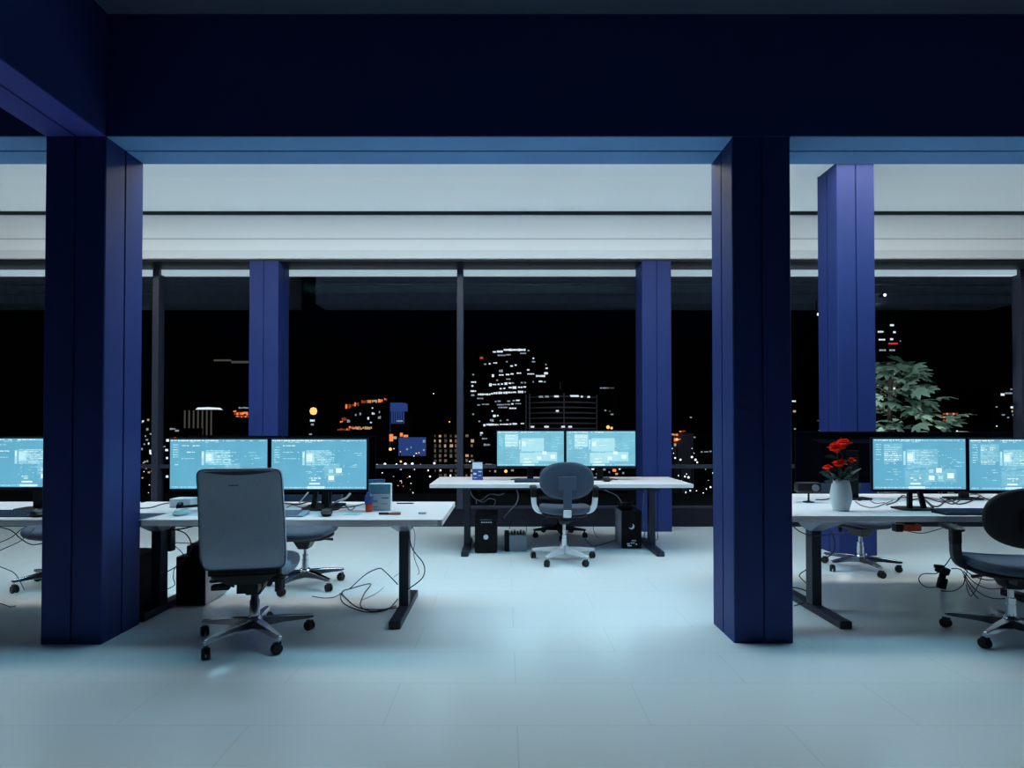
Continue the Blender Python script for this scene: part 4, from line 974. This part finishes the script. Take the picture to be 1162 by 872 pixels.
wins(t, pl, [(681, 690, 440.5, 'w_dim', 1.6), (690, 697, 440.5, 'w_stripe', 1.4), (686, 688, 466, 'w_dim', 1.4), (693, 696, 470.5, 'w_dim', 1.4), (691, 693, 467, 'w_stripe', 1.6)], 2, 'w_dim')
t, pl = bldg('lowrise_building', 'crowded dark block with small white lights between column by the grey chair and window post', 158, 176, 466, 190, 20)
g = []
for k in range(26): x = R.uniform(160, 174); g.append((x, x+R.uniform(1.2, 2.6), R.uniform(470, 545), R.choice(['w_dim', 'w_dim', 'w_white', 'w_warm']), R.uniform(1.2, 2.6)))
wins(t, pl, g, 2, 'w_dim')
t, pl = bldg('lowrise_building', 'dark block with a few white lights between window post and half covered lit monitor', 184, 206, 486, 172, 12)
g = [(189, 193, 500, 'w_white', 3), (188, 191, 511, 'w_white', 2.4), (189, 191, 520, 'w_white', 2.4), (189, 191.5, 541, 'w_white', 2.6), (185, 187, 531, 'w_dim', 1.4), (193, 199, 487, 'w_dim', 2), (199, 203, 489, 'w_dim', 2), (198, 200, 497, 'w_red', 1.4), (186, 188, 507, 'w_dim', 1.2)]
wins(t, pl, g, 2, 'w_dim')
t, pl = bldg('lowrise_building', 'long dark block with white lights under the middle monitors', 545, 640, 496, 180, 15)
wins(t, pl, [(549, 556, 505, 'w_dim', 2.4), (547, 553, 498, 'w_dim', 1.6), (552, 560, 482, 'w_white', 2.6), (556, 560, 477, 'w_dim', 2), (561, 563, 535, 'w_dim', 2.4), (580, 583, 534, 'w_dim', 2), (551, 558, 527, 'w_dim', 1.2)], 2, 'w_dim')
t, pl = bldg('lowrise_building', 'dark block behind the monitors of the middle desk with small lights below them', 664, 712, 500, 170, 15)
wins(t, pl, [(671, 674, 532.5, 'w_white', 2), (680, 683, 534, 'w_dim', 2.4), (684, 687, 533, 'w_dim', 2), (695, 699, 534, 'w_orange', 3), (698, 701, 538, 'w_warm', 2), (702, 704, 532.5, 'w_white', 1.6), (706, 708, 537, 'w_dim', 2), (676, 678, 538, 'w_dim', 1.6), (690, 692, 536, 'w_dim', 1.6)], 2, 'w_dim')

# street lamps, each a pole with a globe
def lamp(px, py, D, r, m, label, group):
    p = P(px, py, D)
    t = thing('street_lamp', label, 'street lamp', (p.x, p.y, GZ), 0, group)
    MB().tube([(0, 0, 0), (0, 0, p.z-GZ)], .08, 6).build('pole', M['bdark'], t)
    MB().lathe([(0, -r), (r*.7, -r*.7), (r, 0), (r*.7, r*.7), (0, r)], (0, 0, p.z-GZ), 'z', 10).build('globe', M[m], t, smooth=True)
wl = [(428, 528, 2), (437, 527, 2.4), (450, 527.5, 2), (460, 527, 2.6), (468, 526.5, 2.4), (493, 526, 2), (520, 526, 1.6), (486, 534, 1.4), (455, 533, 1.5), (470, 533, 1.5), (500, 534, 1.5), (455, 546, 1.6), (468.5, 559.5, 1.6), (465, 541, 1.3), (447, 541, 1.2), (488, 541, 1.6), (511, 540, 1.6),
      (770, 540, 1.4), (777, 541, 1.6), (781, 542, 2), (773, 546, 1.2), (764, 562, 1.6), (778, 559, 1.8), (783, 557, 1.4), (779, 563, 1.2), (766, 520, 1.6), (772, 522, 1.8), (785, 519, 2), (789, 522, 2), (791, 525, 1.6), (809, 537, 1.6), (806, 553, 1.6), (783, 574, 1.2),
      (1086, 489.5, 1.2), (1156, 494.5, 1.4), (1131, 484, 1), (492, 447+0, 1)]
for px, py, r in wl:
    D = 92+R.random()*38; lamp(px, py, D, r*D/F*.62, 'lampw', 'white street lamp globe shining among the dark city blocks', 'white street lamps of the city')
for px, py, r in [(443, 510, 3), (574, 535, 3), (690, 485, 3.4), (694, 486, 2.4), (444, 556.5, 2.4), (455, 524, 2), (510, 479, 1.4), (768, 499, 2.6)]:
    D = 92+R.random()*38; lamp(px, py, D, r*D/F*.62, 'lampo', 'orange street lamp globe shining among the dark city blocks', 'orange street lamps of the city')
for a, b, n in ((430, 484, 14), (530, 560, 5), (763, 810, 12), (162, 175, 6)):
    for k in range(n):
        D = 92+R.random()*45; lamp(R.uniform(a, b), R.uniform(506, 560), D, R.uniform(.7, 1.3)*D/F*.6, *(('lampw', 'white street lamp globe shining among the dark city blocks', 'white street lamps of the city') if R.random() < .75 else
            ('lampo', 'orange street lamp globe shining among the dark city blocks', 'orange street lamps of the city')))
# small lamps added in place of two blue-white reflections
for px, py, lb in ((1004, 335, 'small blue-white spotlight standing in for a reflection on the concrete beam above the leafy tree'), (928.5, 357, 'small blue-white spotlight standing in for a reflection beside the blue column behind the vase desk')):
    p = P(px, py, 8.9)
    t = thing('glint', lb, 'glint', p)
    MB().lathe([(.03, -.03), (.036, .0), (.03, .05)], (0, 0, 0), 'y', 14).build('housing', M['dark'], t, smooth=True)
    MB().cyl((0, -.034, 0), .022, .004, 'y', 14).build('lamp', M['lampw'], t)
    MB().box(-.01, .01, .02, .12 if py < 350 else .04, -.01, .01 if py < 350 else 3.3-p.z).build('bracket', M['dark'], t)

# ------------------------------------------------------------------ light
def area(name, loc, sx, sy, power, rot=(0, 0, 0), col=(.80, .96, 1), spread=PI):
    l = bpy.data.lights.new(name, 'AREA'); l.shape = 'RECTANGLE'; l.size = sx; l.size_y = sy; l.energy = power; l.color = col; l.spread = spread
    o = bpy.data.objects.new(name, l); C.objects.link(o); o.location = loc; o.rotation_euler = rot; return o
area('downlight_front', (.2, 4.42, ZC-.03), 10, .8, 186, col=(.36, .80, 1))
area('downlight_rear', (0, 5.6, ZC-.03), 13.5, .8, 190, col=(1, .95, .85))
sp = bpy.data.lights.new('tree_fill', 'SPOT'); sp.energy = 260; sp.spot_size = math.radians(75); sp.spot_blend = .6; sp.shadow_soft_size = .05; sp.color = (.85, .95, 1)  # spot added to brighten the tree, no such lamp known
o = bpy.data.objects.new('tree_fill', sp); C.objects.link(o); o.location = (tx-1.3, 8.12, .12)
o.rotation_euler = (Vector((tx+.2, ty, 1.7))-Vector(o.location)).to_track_quat('-Z', 'Y').to_euler()
t = thing('fill_lamp', 'small dark floodlight added unseen on the terrace to brighten the leafy tree', 'fill_lamp', (tx-1.3, 8.10, -.12))
MB().cyl((0, 0, 0), .06, .02).build('base', M['dark'], t); MB().cyl((0, 0, .02), .012, .14).build('stem', M['dark'], t)
MB().lathe([(.03, -.03), (.05, 0), (.05, .02)], (0, -.03, .20), 'y', 16).build('head', M['dark'], t, smooth=True)
s = bpy.data.lights.new('facade_fill', 'SUN'); s.energy = .28; s.color = (.75, .85, 1); s.angle = .3  # sun lamp added to lift the facades out of the dark
o = bpy.data.objects.new('facade_fill', s); C.objects.link(o); o.rotation_euler = (math.radians(50), 0, math.radians(12))
w = bpy.data.worlds.new('night'); bpy.context.scene.world = w; w.use_nodes = True
w.node_tree.nodes['Background'].inputs[0].default_value = (.2, .3, .6, 1); w.node_tree.nodes['Background'].inputs[1].default_value = .0006

# ------------------------------------------------------------------ camera and view
cam = bpy.data.cameras.new('camera'); co = bpy.data.objects.new('camera', cam); C.objects.link(co)
cam.sensor_width = 36; cam.sensor_fit = 'HORIZONTAL'; cam.lens = F/1162*36; cam.clip_end = 4000; cam.clip_start = .05
pitch = math.radians(.8)
co.location = (0, 0, H); co.rotation_euler = (PI/2+pitch, 0, 0)
cam.shift_x = (581-VX)/1162; cam.shift_y = (VY-436)/1162-math.tan(pitch)*F/1162
sc = bpy.context.scene; sc.camera = co
sc.view_settings.view_transform = 'Standard'; sc.view_settings.look = 'None'; sc.view_settings.gamma = 1; sc.view_settings.use_curve_mapping = False
sc.view_settings.exposure = 0
sc.cycles.use_denoising = True
sc.cycles.max_bounces = 10; sc.cycles.diffuse_bounces = 6; sc.cycles.transparent_max_bounces = 16
sc.cycles.sample_clamp_indirect = 6
